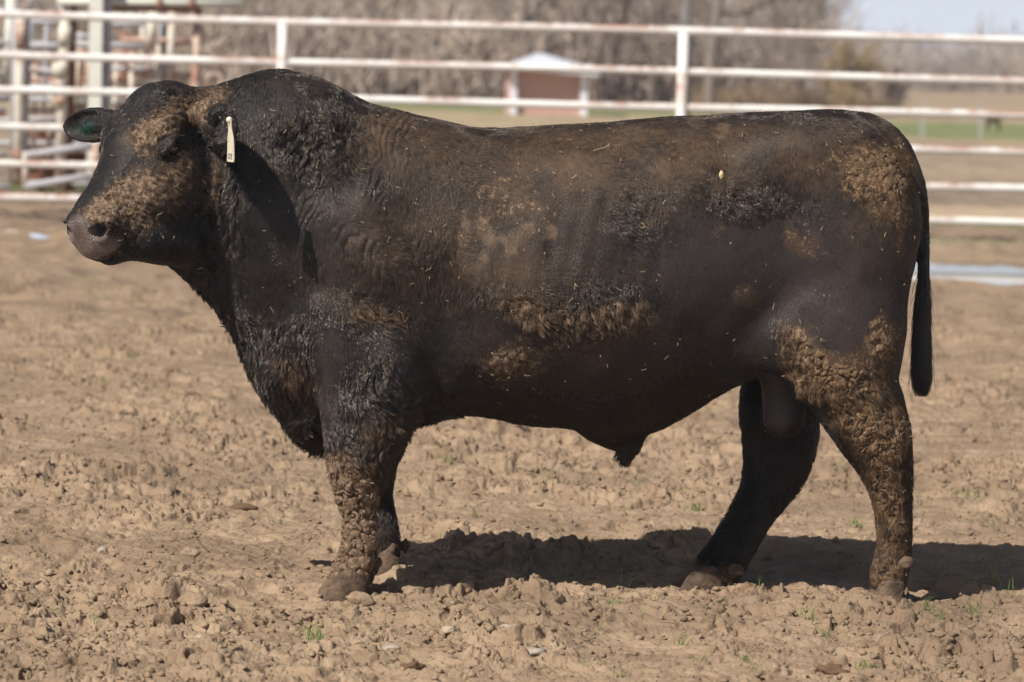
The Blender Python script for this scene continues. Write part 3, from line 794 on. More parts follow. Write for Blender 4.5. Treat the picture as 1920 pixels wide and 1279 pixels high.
mb = MB(); mb.blob(t0_ + np.array([0, -.004, -.004]), .009, 0, 0, 2, (1, .6, 1)); mb.build('tag_button', tagm, etag, True)
inkm = NT('tag_ink'); inkm.set(color=(.05, .07, .16), rough=.6)
fc = bpy.data.curves.new('tag_lettering', 'FONT'); fc.body = 'OY'; fc.size = .024; fc.align_x = 'CENTER'; fc.extrude = .0002
to = bpy.data.objects.new('tag_lettering', fc); COL.objects.link(to)
dg = bpy.context.evaluated_depsgraph_get(); tm = bpy.data.meshes.new_from_object(to.evaluated_get(dg)); bpy.data.objects.remove(to)
tv = np.array([tuple(q.co) for q in tm.vertices]); bx = .006 * math.sin(.105 * 16)
nx_, ny_ = -wy_ * -1, -wx_  # outward normal to the left front
tw = np.stack([t0_[0] + tv[:, 0] * wx_ + bx + (-.0022 + -tv[:, 2]) * .9, t0_[1] + tv[:, 0] * wy_ - .0016, t0_[2] - .112 + tv[:, 1]], 1)
tm2 = mesh_obj('tag_lettering', tw, [tuple(p.vertices) for p in tm.polygons], inkm, etag, False)

# straw and chaff caught in the coat
straw_m = NT('straw'); straw_m.set(color=straw_m.mix(straw_m.noise(30, 2), (.48, .36, .20), (.30, .20, .11)), rough=.7)
ws = qa * sm(-.1, .2, view) * (.35 + mq['mud'] * 1.6 + mq['dust'] * .8) * (1 - mq['muz'])
f, p = roots(520, ws); n = qn[f]; dd = rng.normal(0, 1, (520, 3)); dd -= n * (dd * n).sum(1, keepdims=True) * .85; dd /= np.linalg.norm(dd, axis=1, keepdims=True)
Ls = .003 + .011 * rng.random(520) ** 2.5; pts = (p + n * .009)[:, None] + dd[:, None] * (Ls[:, None, None] * np.linspace(-.5, 1, 4)[None, :, None]) + rng.normal(0, .0008, (520, 4, 3))
pts[0] = P(1112, 283, -.30) + np.array([[0, 0, 0], [.018, -.002, .007], [.032, -.003, .010], [.046, -.002, .022]])
so = curves_obj('straw_bits', pts, np.full((520, 4), .0006) * (.6 + .9 * rng.random((520, 1))), straw_m, bull); so['kind'] = 'stuff'
print('coat done')
# ------------------------------------------------------------------ ground
HOLES = [(205,780,.075,.10),(392,752,.07,.06),(318,930,.05,.03),(60,1045,.09,.03),(130,1060,.07,.02),(470,960,.05,.015),(900,1155,.06,.02),(1490,1130,.05,.02),
 (1760,1120,.09,.035),(85,600,.05,.02),(780,830,.05,.02),(1010,960,.06,.02),(60,900,.06,.025),(480,1120,.05,.02),(1180,1010,.07,.03),(980,1050,.10,.03),(1560,1070,.09,.03),(1400,1205,.05,.02),(1700,1240,.06,.02),(250,1200,.06,.02)]
HO = [(P(u, v, (10075 / (v - 110 - (u - 960) * .0253)) - 10), r, d) for u, v, r, d in HOLES]
FZ = [(f, f[2] + .002) for f in FEET]
def gbase(x, y):
    """the smooth lie of the land"""
    h = .020 * fbm2(x * .9, y * .9, 5, 3) + .008 * fbm2(x * 3.1, y * 3.1, 8, 2)
    far = sm(14, 40, y); h = h * (1 - far) + far * .05 * fbm2(x * .25, y * .12, 4, 3)
    near = np.exp(-((y + .05) / 1.3) ** 4)
    t = 0 * h; w_ = 1e-6 + t
    for f, z in FZ:
        k_ = np.exp(-((x - f[0]) ** 2 + (y - f[1]) ** 2) / .16 ** 2); t = t + k_ * z; w_ = w_ + k_
    kk = np.clip(w_, 0, 1); h = h * (1 - kk) + t / w_ * kk
    # pond hollow and the bank behind it
    h = h - .17 * np.exp(-(((x - 7.2) / 5.2) ** 2 + ((y - 17.4) / 2.25) ** 2) ** 2)
    h = h + .05 * np.exp(-((y - 20.3) / .45) ** 2) * sm(2.6, 4.2, x) * (1 + .25 * fbm2(x * 1.7, y, 3, 3))
    return h
def ground_h(x, y):
    x = np.asarray(x, float); y = np.asarray(y, float)
    h = gbase(x, y)
    wx_ = .045 * fbm2(x * 9, y * 9, 31, 3); wy_ = .045 * fbm2(x * 9, y * 9, 41, 3)
    X, Y = x + wx_, y + wy_
    cmask = .30 + .70 * sm(-.55, .35, fbm2(x * 1.7, y * 1.3, 77, 3)); d = y + 10
    fade = sm(60, 15, d)
    step = np.where(d < 8.4, .012, np.where(d < 11.4, .0052, np.where(d < 17.5, .0010 * d, .0027 * d)))
    for sc, amp, sd in ((3.3, .034, 1), (7.5, .030, 2), (15.5, .021, 3), (33, .0082, 4), (70, .0042, 5)):
        smp = sm(.60 / sc, .26 / sc, step); sel = (smp > 0) & (d < 80)
        ws_ = .35 / sc; xs = X[sel] * sc * .85 + sd * 7.3; yq = Y[sel] * sc * 1.0
        xs = xs + .30 * fbm2(X[sel] * sc * 2.3, Y[sel] * sc * 2.3, 60 + sd, 2); yq = yq + .30 * fbm2(X[sel] * sc * 2.3 + 9, Y[sel] * sc * 2.3, 70 + sd, 2)
        f1, f2, hh = worley2(xs, yq, sd)
        a1 = hh * 40.0; tilt = np.cos(a1) * ((xs * 1.0) % 1 - .5) + np.sin(a1) * ((yq * 1.0) % 1 - .5)
        on = sm(.42, .50, (hh * 17.3) % 1)
        body_ = on * sm(.0, .16, f2 - f1) * (.30 + .70 * ((hh * 5.7) % 1)) * (1 - .9 * f1 ** 2) + .18 * fbm2(X[sel] * sc * 1.7, Y[sel] * sc * 1.7, 80 + sd, 2)
        body_ = body_ - .35 * sm(.10, .0, f2 - f1) * sm(.6, .7, (hh * 3.3) % 1)
        c_m = (.22 + .78 * cmask[sel]) if sc > 15 else cmask[sel]
        h[sel] = h[sel] + amp * body_ * c_m * fade[sel] * smp[sel]
    h = h + sm(14, 22, d) * sm(90, 50, d) * (.035 * np.abs(fbm2(x * 1.9, y * .9, 19, 3)) + .02 * fbm2(x * 4.5, y * 1.4, 23, 2))
    h = h + .0040 * fbm2(x * 28, y * 28, 12, 3) * (.4 + .6 * cmask) * sm(30, 14, d)
    for c, r, dp in HO:
        q = ((x - c[0]) ** 2 + ((y - c[1]) * .8) ** 2) / r ** 2
        h = h - dp * np.exp(-q ** 2) + dp * .30 * np.exp(-((np.sqrt(q) - 1.35) / .3) ** 2)
    for f, z in FZ:
        q = ((x - f[0]) ** 2 + (y - f[1]) ** 2) / .10 ** 2; h = h + .007 * np.exp(-((np.sqrt(q) - 1.0) / .35) ** 2) * (1 + fbm2(x * 30, y * 30, 9, 2))
    return h
ys = [-3.4]
while ys[-1] < 62:
    q = ys[-1]; ys.append(q + (.012 if q < -1.6 else .0052 if q < 1.4 else .0010 * (q + 10) if q < 7.5 else .0027 * (q + 10)))
while ys[-1] < 1180: ys.append(ys[-1] * 1.05)
ys = np.array(ys)
cs_ = np.concatenate([-1.62 - np.geomspace(.006, 60, 90)[::-1], np.linspace(-1.62, 1.62, 861), 1.62 + np.geomspace(.006, 60, 90)])
GX = cs_[None, :] * ((ys[:, None] + 10) / 10); GY = np.repeat(ys[:, None], len(cs_), 1)
GZ = ground_h(GX.ravel(), GY.ravel())
nr, nc = GX.shape; ii = (np.arange(nr - 1)[:, None] * nc + np.arange(nc - 1)[None]).ravel()
gq = np.stack([ii, ii + 1, ii + nc + 1, ii + nc], 1)
print('ground verts', nr * nc)

gm = NT('ground'); s = gm.sep(); X_, Y_ = s[0], s[1]
warp = gm.math('MULTIPLY', gm.math('SUBTRACT', gm.noise(.35, 3), .5), 9.0)
nA, nB, nC, nD = gm.noise(1.1, 5, .6), gm.noise(7, 5, .65), gm.noise(45, 4, .65), gm.noise(160, 3, .7)
dirt = gm.mix(gm.ramp(nB, .3, .72), (.246, .170, .110), (.362, .262, .174))
dirt = gm.mix(gm.ramp(nA, .46, .66, 0, .75), dirt, (.185, .128, .085))
dirt = gm.mix(gm.ramp(nC, .58, .8, 0, .5), dirt, (.175, .120, .080))
dirt = gm.mix(gm.ramp(nD, .62, .78, 0, .45), dirt, (.50, .40, .29))
dirt = gm.mix(gm.ramp(gm.noise(2.6, 4, .6, 1.0), .64, .74, 0, .6), dirt, (.155, .085, .050))
def band(c, y0, y1, soft, colr, amt=1.0, xr=None):
    yw = gm.math('ADD', Y_, gm.math('MULTIPLY', warp, soft))
    a = gm.math('MULTIPLY', gm.ramp(yw, y0 - soft, y0 + soft), gm.ramp(yw, y1 + soft, y1 - soft))
    if xr: a = gm.math('MULTIPLY', a, gm.ramp(X_, xr[0], xr[1]))
    a = gm.math('MULTIPLY', a, amt)
    return gm.mix(a, c, colr)
fn = gm.ramp(gm.noise(.9, 6, .7, vec=gm.mapping((1, .25, 1))), .3, .7)
c = dirt
c = band(c, 11.5, 15.0, .5, gm.mix(fn, (.20, .140, .095), (.30, .22, .15)), .5)
c = band(c, 19.0, 24.3, .6, gm.mix(fn, (.17, .120, .085), (.30, .22, .155)), .8)
c = band(c, 20.0, 20.9, .2, (.20, .20, .10), .55, (2.5, 4))
c = band(c, 24.2, 25.1, .25, (.115, .135, .05), .7, (2, 5))
c = band(c, 25.2, 29.4, .25, gm.mix(fn, (.40, .30, .20), (.48, .37, .26)), .9, (-1, 3))
c = band(c, 27.4, 29.0, .4, gm.mix(fn, (.07, .11, .03), (.12, .15, .06)), .9, (-3, -5))
c = band(c, 29.4, 36, .4, gm.mix(fn, (.19, .145, .11), (.28, .215, .16)), .9)
c = band(c, 36, 62, 1.0, gm.mix(fn, (.23, .175, .125), (.36, .275, .195)), .95)
c = band(c, 62, 70, 1.0, gm.mix(fn, (.28, .21, .13), (.38, .29, .19)), .95)
c = band(c, 68, 92, 1.6, gm.mix(fn, (.15, .18, .075), (.21, .225, .10)), .95, (5.5, 8.5))
c = band(c, 68, 91, 1.6, gm.mix(fn, (.30, .235, .145), (.40, .31, .20)), .95, (8.0, 4.0))
c = band(c, 91, 104, 1.5, gm.mix(fn, (.15, .18, .075), (.22, .23, .11)), .9, (9, 5))
c = band(c, 92, 150, 3.0, gm.mix(fn, (.30, .225, .155), (.38, .30, .20)), .95, (9, 11))
c = band(c, 150, 3000, 6.0, gm.mix(fn, (.28, .20, .145), (.36, .275, .18)), .95)
gm.set(color=c, rough=.96, spec=.15)
hb = gm.math('ADD', gm.math('MULTIPLY', nD, .5), gm.math('ADD', nC, gm.math('MULTIPLY', gm.noise(420, 3, .7), .25)))
gm.bump(hb, .9, .007)
ground = mesh_obj('ground', np.stack([GX.ravel(), GY.ravel(), GZ], 1), gq, gm); ground['kind'] = 'structure'

wm = NT('pond_water'); wm.set(color=(.10, .085, .065), rough=.04, spec=.5); wm.bump(wm.noise(3, 2), .02, .02)
n = 60; wv = [(7.2, 17.4, -.045)] + [(7.2 + 6.5 * math.cos(2 * math.pi * k / n), 17.4 + 3.2 * math.sin(2 * math.pi * k / n), -.045) for k in range(n)]
water = mesh_obj('water', wv, [(0, 1 + k, 1 + (k + 1) % n) for k in range(n)], wm); water['kind'] = 'structure'

# loose crumbs of earth
def scatter(n_, xr, yr, smin, smax, pw, seed):
    r_ = np.random.default_rng(seed); y = yr[0] + (yr[1] - yr[0]) * r_.random(n_) ** 1.3; x = (xr[0] + (xr[1] - xr[0]) * r_.random(n_)) * (y + 10) / 10
    keep = r_.random(n_) < .25 + .75 * sm(-.4, .5, fbm2(x * 1.7, y * 1.3, 77, 3)); x, y = x[keep], y[keep]
    z = ground_h(x, y); s_ = smin + (smax - smin) * r_.random(len(x)) ** pw
    return x, y, z, s_, r_
bv, bf = ICO[1]; bf = np.array(bf)
x, y, z, s_, r_ = scatter(30000, (-1.7, 1.7), (-1.9, 4.5), .0022, .0125, 3.4, 5)
nb = len(x); sq = np.stack([.8 + .5 * r_.random(nb), .8 + .5 * r_.random(nb), .5 + .4 * r_.random(nb)], 1)
jit = 1 + .95 * (r_.random((nb, len(bv))) - .5)
vv = bv[None] * jit[..., None] * (s_[:, None] * sq)[:, None] + np.stack([x, y, z + s_ * .25], 1)[:, None]
ff = (bf[None] + (np.arange(nb) * len(bv))[:, None, None]).reshape(-1, 3)
cm_ = NT('crumbs'); cn = cm_.noise(14, 4); cm_.set(color=cm_.mix(cm_.ramp(cn, .3, .7), (.22, .150, .098), (.38, .28, .19)), rough=.97, spec=.1); cm_.bump(cm_.noise(300, 3), .6, .003)
crumbs = mesh_obj('rubble', vv.reshape(-1, 3), ff, gm, smooth=False); crumbs['kind'] = 'stuff'

def at_px(u, v):
    """point of the ground seen at photo pixel (u, v)"""
    y = 10075 / (v - 110 - (u - 960) * .0253) - 10
    for _ in range(3):
        p = P(u, v, y); z = float(gbase(np.array([p[0]]), np.array([p[1]]))[0]); y += (p[2] - z) * (10 + y) / 1.55 * .8
    p = P(u, v, y); p[2] = float(ground_h(np.array([p[0]]), np.array([p[1]]))[0]); return p

# grass: tufts and single blades coming up through the mud
G = [(590,1218,26,.05,.03),(430,1238,20,.02,.02),(812,1186,18,.045,.02),(1225,1136,60,.016,.045),(1153,1155,30,.013,.03),(1176,1106,5,.06,.02),(1428,1120,3,.075,.01),(1812,1122,12,.075,.03),
 (1297,962,16,.05,.03),(1607,996,22,.05,.025),(1518,1180,6,.06,.02),(1500,1158,8,.04,.02),(1758,1165,12,.05,.03),(1738,1150,6,.06,.02),(1770,1262,12,.05,.02),(833,874,24,.04,.04),(1835,1150,16,.05,.05),(1275,1215,8,.05,.02),
 (245,546,18,.05,.08),(160,532,14,.05,.08),(210,572,14,.05,.08),(255,680,14,.05,.05),(1815,945,20,.05,.05),(1850,1000,14,.04,.04),(1545,1195,14,.045,.02),(1625,1262,18,.03,.03),(1400,1250,10,.03,.02),(520,985,8,.04,.03),(1640,1100,4,.04,.01),(1860,1095,8,.05,.02),(30,1010,8,.03,.02),(1345,1140,10,.03,.03),(1890,1120,8,.06,.03),(890,975,3,.09,.01),(755,1000,2,.08,.01),(830,1025,2,.05,.01)]
gp, gr_, ga = [], [], []
rg = np.random.default_rng(3)
G += [(int(rg.uniform(0, 1920)), int(rg.uniform(1120, 1275)), int(rg.integers(2, 6)), float(rg.uniform(.02, .045)), .02) for _ in range(34)]
G += [(int(rg.uniform(0, 1920)), int(rg.uniform(520, 980)), int(rg.integers(4, 12)), float(rg.uniform(.03, .05)), .05) for _ in range(36)]
for u, v, n_, L, R in G:
    c0 = at_px(u, v)
    for _ in range(n_):
        a = rg.uniform(0, 6.28); q = R * math.sqrt(rg.random()); b0 = np.array([c0[0] + q * math.cos(a), c0[1] + q * math.sin(a) * 1.5, c0[2] - .004])
        l_ = L * rg.uniform(.5, 1.15); a2 = rg.uniform(0, 6.28); ln_ = rg.uniform(.1, .8); t = np.linspace(0, 1, 5)[:, None]
        gp.append(b0 + t * np.array([0, 0, l_]) * (1 - .25 * ln_ * t) + t ** 2 * l_ * ln_ * np.array([math.cos(a2), math.sin(a2), 0]))
        gr_.append(.0014 * (1 - .8 * t[:, 0]) * rg.uniform(.7, 1.3)); ga.append(rg.random())
grm = NT('grass'); ri = grm.attr('rnd')
grm.set(color=grm.mix(grm.ramp(ri, .55, .95), (.115, .19, .045), (.32, .29, .13)), rough=.6, spec=.3)
gobj = curves_obj('grass', np.array(gp), np.array(gr_), grm, None, dict(rnd=np.array(ga))); gobj['kind'] = 'stuff'
# dry bits of straw lying about
st_ = []
for _ in range(260):
    yy_ = rg.uniform(-1.6, 3.5); xx_ = rg.uniform(-1.6, 1.6) * (yy_ + 10) / 10; l_ = rg.uniform(.01, .055); a = rg.uniform(0, 6.28)
    e = np.linspace(-.5, .5, 4)[:, None] * l_ * np.array([math.cos(a), math.sin(a), 0]); q = np.array([xx_, yy_, 0]) + e
    q[:, 2] = ground_h(q[:, 0], q[:, 1]).max() + .003 + rg.uniform(-.3, .3) * l_ * np.linspace(0, 1, 4); st_.append(q)
sto = curves_obj('straw', np.array(st_), np.full((len(st_), 4), .0009), straw_m, None); sto['kind'] = 'stuff'

# stones and larger clods that can be told apart
stone_m = NT('stone'); stone_m.set(color=stone_m.mix(stone_m.ramp(stone_m.noise(18, 5), .35, .7), (.26, .215, .17), (.36, .305, .25)), rough=.85); stone_m.bump(stone_m.noise(80, 4), .5, .004)
pink_m = NT('pale_stone'); pink_m.set(color=pink_m.mix(pink_m.noise(25, 4), (.33, .25, .185), (.40, .31, .23)), rough=.85); pink_m.bump(pink_m.noise(80, 4), .5, .004)
clod_m = NT('clod'); clod_m.set(color=clod_m.mix(clod_m.ramp(clod_m.noise(20, 5), .3, .7), (.26, .18, .115), (.40, .295, .20)), rough=.97, spec=.1); clod_m.bump(clod_m.noise(110, 5, .7), 1.0, .008)
dung_m = NT('dung'); dung_m.set(color=dung_m.mix(dung_m.noise(60, 4), (.125, .072, .042), (.20, .128, .078)), rough=.95, spec=.1); dung_m.bump(dung_m.noise(180, 5, .7), 1.0, .006)
def lump(name, u, v, r, sq, mat, label, cat, seed, amp=.22, up=.35):
    p = at_px(u, v); mb = MB(); mb.blob((0, 0, 0), r, seed, amp, 3, sq); o = mb.build(name, mat, None, True)
    q = np.array([tuple(w.co) for w in o.data.vertices]); q += .10 * r * fbm3(q / r + seed, 3.3, seed, 3)[:, None] * q / r
    o.data.vertices.foreach_set('co', q.astype(np.float32).ravel()); o.data.update()
    o.location = (p[0], p[1], p[2] + r * sq[2] * up); tag(o, label, cat)
lump('stone', 192, 1042, .016, (1, 1, 1.0), stone_m, 'small round grey stone lying alone in the mud ahead of the bull', 'stone', 1)
lump('stone', 374, 1200, .017, (.8, 1, .9), pink_m, 'pale pinkish wedge-shaped stone with a dark hollow to its left', 'stone', 2)
lump('stone', 955, 1186, .032, (1.2, 1, .42), pink_m, 'largest pale flat angular stone in the sunlit mud below the bull shadow', 'stone', 3, .4)
lump('stone', 842, 1200, .018, (1.1, 1, .6), pink_m, 'small pale flat stone just left of the largest pale stone', 'stone', 4, .3)
lump('stone', 733, 1225, .020, (1.2, 1, .65), stone_m, 'rounded whitish stone near the bottom below the front hooves', 'stone', 5)
lump('stone', 1002, 1245, .023, (1.3, 1, .5), stone_m, 'smooth grey oval stone at the bottom edge in the middle', 'stone', 6, .12)
lump('stone', 163, 1115, .010, (1, 1, .9), stone_m, 'tiny dark bluish pebble in the mud at the lower left', 'stone', 8)
lump('dirt_clod', 362, 1140, .040, (1, .9, .7), clod_m, 'rough rounded clod of earth left of the front hooves', 'dirt clod', 11, .35)
lump('dirt_clod', 672, 1142, .034, (1.3, .9, .9), clod_m, 'long slanting clod of earth pushed up against the front hoof', 'dirt clod', 12, .4)
lump('dirt_clod', 775, 1128, .024, (1.2, 1, .7), clod_m, 'small clod of earth just right of the front hooves', 'dirt clod', 13, .4)
lump('dirt_clod', 355, 1050, .028, (1, 1, .9), clod_m, 'knobbly upright clod of earth in the mud ahead of the bull', 'dirt clod', 14, .45)
lump('dirt_clod', 1660, 1222, .028, (1.4, 1, .6), clod_m, 'squat clod of earth below the rear hoof at the lower right', 'dirt clod', 15, .4)
lump('dung_lump', 456, 960, .035, (1.25, 1, .45), dung_m, 'flat dark brown lump of dung behind the front leg, to its left', 'dung', 21, .2)
lump('dung_lump', 772, 1262, .022, (1.3, 1, .6), dung_m, 'crumbly reddish brown dung lump at the bottom edge', 'dung', 22, .6, .1)
lump('dung_lump', 1560, 1266, .025, (1.3, 1, .6), dung_m, 'dark brown crumbly dung lump at the bottom right', 'dung', 23, .6, .1)
# dry leaf stuck on the flank
lf = MB(); lp = P(1352, 328, -.335)
lf.add([lp + np.array(q) for q in [(0, 0, .014), (.006, -.002, .006), (.005, -.004, -.004), (0, -.001, -.012), (-.006, -.003, -.004), (-.005, -.001, .006), (.001, -.006, .002)]], [(0, 1, 6), (1, 2, 6), (2, 3, 6), (3, 4, 6), (4, 5, 6), (5, 0, 6)])
lfm = NT('dry_leaf'); lfm.set(color=(.55, .38, .22), rough=.7)
lfo = lf.build('dry_leaf', lfm); tag(lfo, 'tiny curled tan leaf stuck on the bull high on its flank', 'leaf')
# ------------------------------------------------------------------ pipe fence
white = NT('white_paint')
rn = white.noise(1.6, 5, .65); rn2 = white.noise(14, 4, .6)
rust = white.mix(rn2, (.24, .085, .045), (.36, .17, .10))
wp = white.mix(white.ramp(rn2, .4, .7), (.72, .70, .67), (.80, .78, .75))
f_ = white.ramp(white.math('ADD', rn, white.math('MULTIPLY', rn2, .45)), .62, .88, 0, .75)
gz = white.n('ShaderNodeNewGeometry').outputs['Normal']; nz = white.sep(gz)[2]
f_ = white.math('MULTIPLY', f_, white.ramp(nz, -.1, .8, .35, 1.25))
white.set(color=white.mix(f_, wp, rust), rough=.6, spec=.35)
FY = 21.0
def gz_at(x, y): return float(gbase(np.array([x]), np.array([y]))[0])
fence = empty('pipe_fence', (0, FY, 0)); tag(fence, 'long white six-rail pipe fence with rust patches running behind the bull', 'fence')
rails = [(51, .038), (127, .036), (193, .036), (262, .036), (330, .036), (394, .036)]
for v, r in rails:
    z = P(960, v, FY)[2]; mb = MB(); xs = np.arange(-14, 14.01, .5)
    mb.tube([(x, FY - .05, z + .006 * math.sin(x * .9 + v)) for x in xs], [r] * len(xs), 14); mb.build('rail', white, fence, True)
x1, x2 = P(530, 100, FY)[0], P(1280, 100, FY)[0]; stp = x2 - x1
for k in range(-3, 5):
    x = x1 + k * stp; mb = MB(); top = P(960, 51, FY)[2] - .01; mb.tube([(x, FY - .075, -.3), (x, FY - .075, top - .01)], .046, 16); mb.build('post', white, fence, True)

# ------------------------------------------------------------------ corral and chute at the left
def paint(name, a, b, rusty, amt=.5, sc=3.0):
    m = NT(name); q = m.noise(sc, 5, .65); m.set(color=m.mix(m.ramp(q, .62 - amt * .3, .78 - amt * .2, 0, .9), m.mix(m.noise(9, 3), a, b), rusty), rough=.65, spec=.3); return m
green_p = paint('pale_green_paint', (.62, .62, .55), (.70, .70, .62), (.40, .28, .18), .15)
cream_p = paint('cream_paint', (.60, .55, .46), (.68, .63, .55), (.35, .18, .10), .5, 5)
rusty_p = paint('rusty_pink', (.50, .36, .28), (.55, .45, .37), (.27, .11, .07), .75, 6)
grey_p = paint('grey_steel', (.34, .34, .36), (.45, .44, .46), (.28, .18, .13), .3)
brown_p = paint('rust_sheet', (.17, .075, .048), (.24, .11, .07), (.30, .20, .15), .3, 2)
def tubes(parent, name, lst, mat, Y):
    """lst: (u0, v0, u1, v1, radius in m[, dy]) each its own part"""
    for it in lst:
        u0, v0, u1, v1, r = it[:5]; dy = it[5] if len(it) > 5 else 0
        mb = MB(); mb.tube([P(u0, v0, Y + dy), P((u0 + u1) / 2, (v0 + v1) / 2, Y + dy), P(u1, v1, Y + dy)], r, 12); mb.build(name, mat, parent, True)
def sheet(parent, name, u0, v0, u1, v1, Y, mat, th=.03):
    a, b = P(u0, v1, Y), P(u1, v0, Y); mb = MB(); mb.box(((a[0] + b[0]) / 2, Y, (a[2] + b[2]) / 2), (b[0] - a[0], th, b[2] - a[2])); mb.build(name, mat, parent)
def T(name, u, v, Y, label, cat, group=None):
    o = empty(name, P(u, v, Y)); tag(o, label, cat, group); return o
g1 = T('corral_gate', -20, 360, 25.5, 'pale green pipe gate at the far left with square mesh openings', 'gate')
tubes(g1, 'upright', [(-70, -10, -78, 380, .045), (20, -10, 14, 150, .045)], green_p, 25.5)
tubes(g1, 'bar', [(-90, 18, 22, 18, .035), (-90, 78, 22, 82, .045), (-90, 136, 22, 140, .04), (-90, 182, 18, 184, .04), (-90, 205, 10, 206, .03), (-90, 292, 12, 290, .03), (-90, 352, 20, 350, .03)], grey_p, 25.5)
p1 = T('steel_post', 36, 360, 24.2, 'rust streaked tan steel post left of the brown chute sheets', 'post')
tubes(p1, 'pipe', [(40, 20, 33, 348, .052)], cream_p, 24.2); tubes(p1, 'grey_side', [(51, 20, 46, 348, .034, .12)], grey_p, 24.2)  # grey tube along the right side of the tan pipe
tubes(p1, 'collar', [(40, 40, 39, 92, .056, -.01), (33, 282, 33, 300, .056, -.01)], rusty_p, 24.2)
p0 = T('steel_post', 26, 330, 25, 'slim grey steel post close beside the rust streaked tan post', 'post')
tubes(p0, 'pipe', [(29, -20, 22, 345, .028)], grey_p, 25.0)
p2 = T('square_beam', 186, 370, 24.4, 'tall thick pale green square beam with its shaded side painted grey', 'beam')
a, b = P(183, -40, 24.4), P(176, 365, 24.4); mb = MB(); mb.box(((a[0] + b[0]) / 2, 24.4, (a[2] + b[2]) / 2), (.13, .16, a[2] - b[2])); mb.build('column', green_p, p2)
a, b = P(203, -40, 24.55), P(196, 365, 24.55); mb = MB(); mb.box(((a[0] + b[0]) / 2, 24.5, (a[2] + b[2]) / 2), (.075, .20, a[2] - b[2])); mb.build('painted_shade', grey_p, p2)  # grey strip puts the beam's shaded side into the colour
p3 = T('hinge_post', 120, 370, 24.8, 'cream hinge post with bulging collars in front of the brown sheets', 'post')
tubes(p3, 'pipe', [(124, -20, 112, 360, .052)], cream_p, 24.8); tubes(p3, 'brown_side', [(137, -20, 127, 360, .045, .15)], brown_p, 24.8)  # brown tube along the right, darker than the cream pipe
tubes(p3, 'collar', [(122, 50, 121, 84, .068, -.02), (114, 118, 113, 142, .085, -.02), (113, 152, 112, 166, .065, -.02), (111, 184, 110, 196, .075, -.02)], cream_p, 24.8)
g2 = T('mesh_panel', 90, 360, 25.6, 'open grey pipe panel with two thin uprights between the tan post and hinge post', 'panel')
tubes(g2, 'upright', [(58, 36, 52, 175, .030), (88, 36, 82, 215, .022), (58, -10, 58, 12, .03), (112, -10, 112, 30, .03)], grey_p, 25.6)
tubes(g2, 'bar', [(48, 40, 132, 42, .032), (52, 84, 132, 88, .040), (50, 130, 128, 138, .045), (50, 164, 128, 162, .03), (50, 186, 128, 188, .03), (50, 224, 128, 222, .03)], grey_p, 25.6)
g6 = T('pipe_grid', 80, 360, 26.2, 'rusty cream pipe grid with close uprights seen between the left posts', 'panel')
tubes(g6, 'upright', [(66, 120, 62, 300, .026), (96, 150, 92, 300, .026), (150, 60, 146, 200, .030), (164, 110, 160, 200, .026), (218, 120, 214, 300, .03), (248, 100, 243, 300, .03), (268, 40, 264, 150, .026)], cream_p, 26.2)
tubes(g6, 'bar', [(40, 112, 134, 116, .028), (44, 150, 240, 152, .030), (140, 96, 176, 98, .03), (44, 206, 180, 208, .03), (205, 98, 280, 101, .026)], rusty_p, 26.2)
g3 = T('swing_panel', 110, 350, 24.5, 'low panel with two slanting lavender grey pipes beneath the hinge post', 'panel')
tubes(g3, 'bar', [(46, 292, 182, 272, .040), (46, 350, 182, 328, .036)], grey_p, 24.1); tubes(g3, 'upright', [(48, 285, 47, 356, .03), (180, 266, 178, 352, .045)], cream_p, 24.1)
ch = T('cattle_chute', 130, 360, 27.0, 'rusty brown sheet-sided cattle chute behind the posts', 'cattle chute')
for u0, v0, u1, v1 in [(-60, 205, 10, 225), (50, 232, 118, 262), (52, 276, 120, 340), (124, 150, 134, 340), (138, 120, 172, 152), (136, 196, 178, 262), (136, 286, 178, 318)]: sheet(ch, 'side_sheet', u0, v0, u1, v1, 27.0, brown_p, .05)
tubes(ch, 'frame_bar', [(-90, 226, 240, 228, .035), (-90, 268, 240, 270, .03), (50, 345, 240, 343, .035), (138, 190, 240, 192, .03)], grey_p, 26.8)
tubes(ch, 'frame_post', [(136, 40, 132, 365, .06), (80, 220, 78, 365, .03), (232, 60, 226, 365, .05)], brown_p, 26.9)
g4 = T('squeeze_panel', 300, 360, 25.2, 'panel of staggered short pink and white bars behind the bull head', 'panel')
tubes(g4, 'upright', [(289, 18, 282, 92, .062), (324, 18, 318, 165, .042), (296, 85, 293, 330, .035), (345, 170, 340, 340, .03)], cream_p, 25.2)
tubes(g4, 'brace', [(304, 30, 300, 190, .055), (316, 86, 300, 88, .07)], grey_p, 25.4)
tubes(g4, 'bar', [(232, 74, 358, 78, .034), (250, 137, 300, 139, .034), (306, 140, 360, 142, .034), (176, 158, 240, 160, .02)], rusty_p, 25.2)
tubes(g4, 'rail', [(205, 44, 300, 46, .025), (140, 82, 282, 88, .036), (205, 112, 300, 116, .022), (205, 128, 290, 130, .022), (135, 68, 180, 68, .03)], grey_p, 25.5)
g5 = T('rusty_post', 366, 360, 24.9, 'rusty pink post at the right end of the corral, nearest the bull hump', 'post')
tubes(g5, 'pipe', [(371, 14, 361, 350, .046)], rusty_p, 24.9); 
hp = P(402, 152, 24.95); mb = MB(); mb.tube([hp + .075 * np.array([math.cos(a_), 0, math.sin(a_)]) for a_ in np.linspace(0, 6.2832, 25)], .018, 8, False); mb.build('ring', rusty_p, g5, True)
hr = T('overhead_rail', 330, 360, 24.7, 'double overhead rail with a dark rusty underside above the corral panels', 'rail')
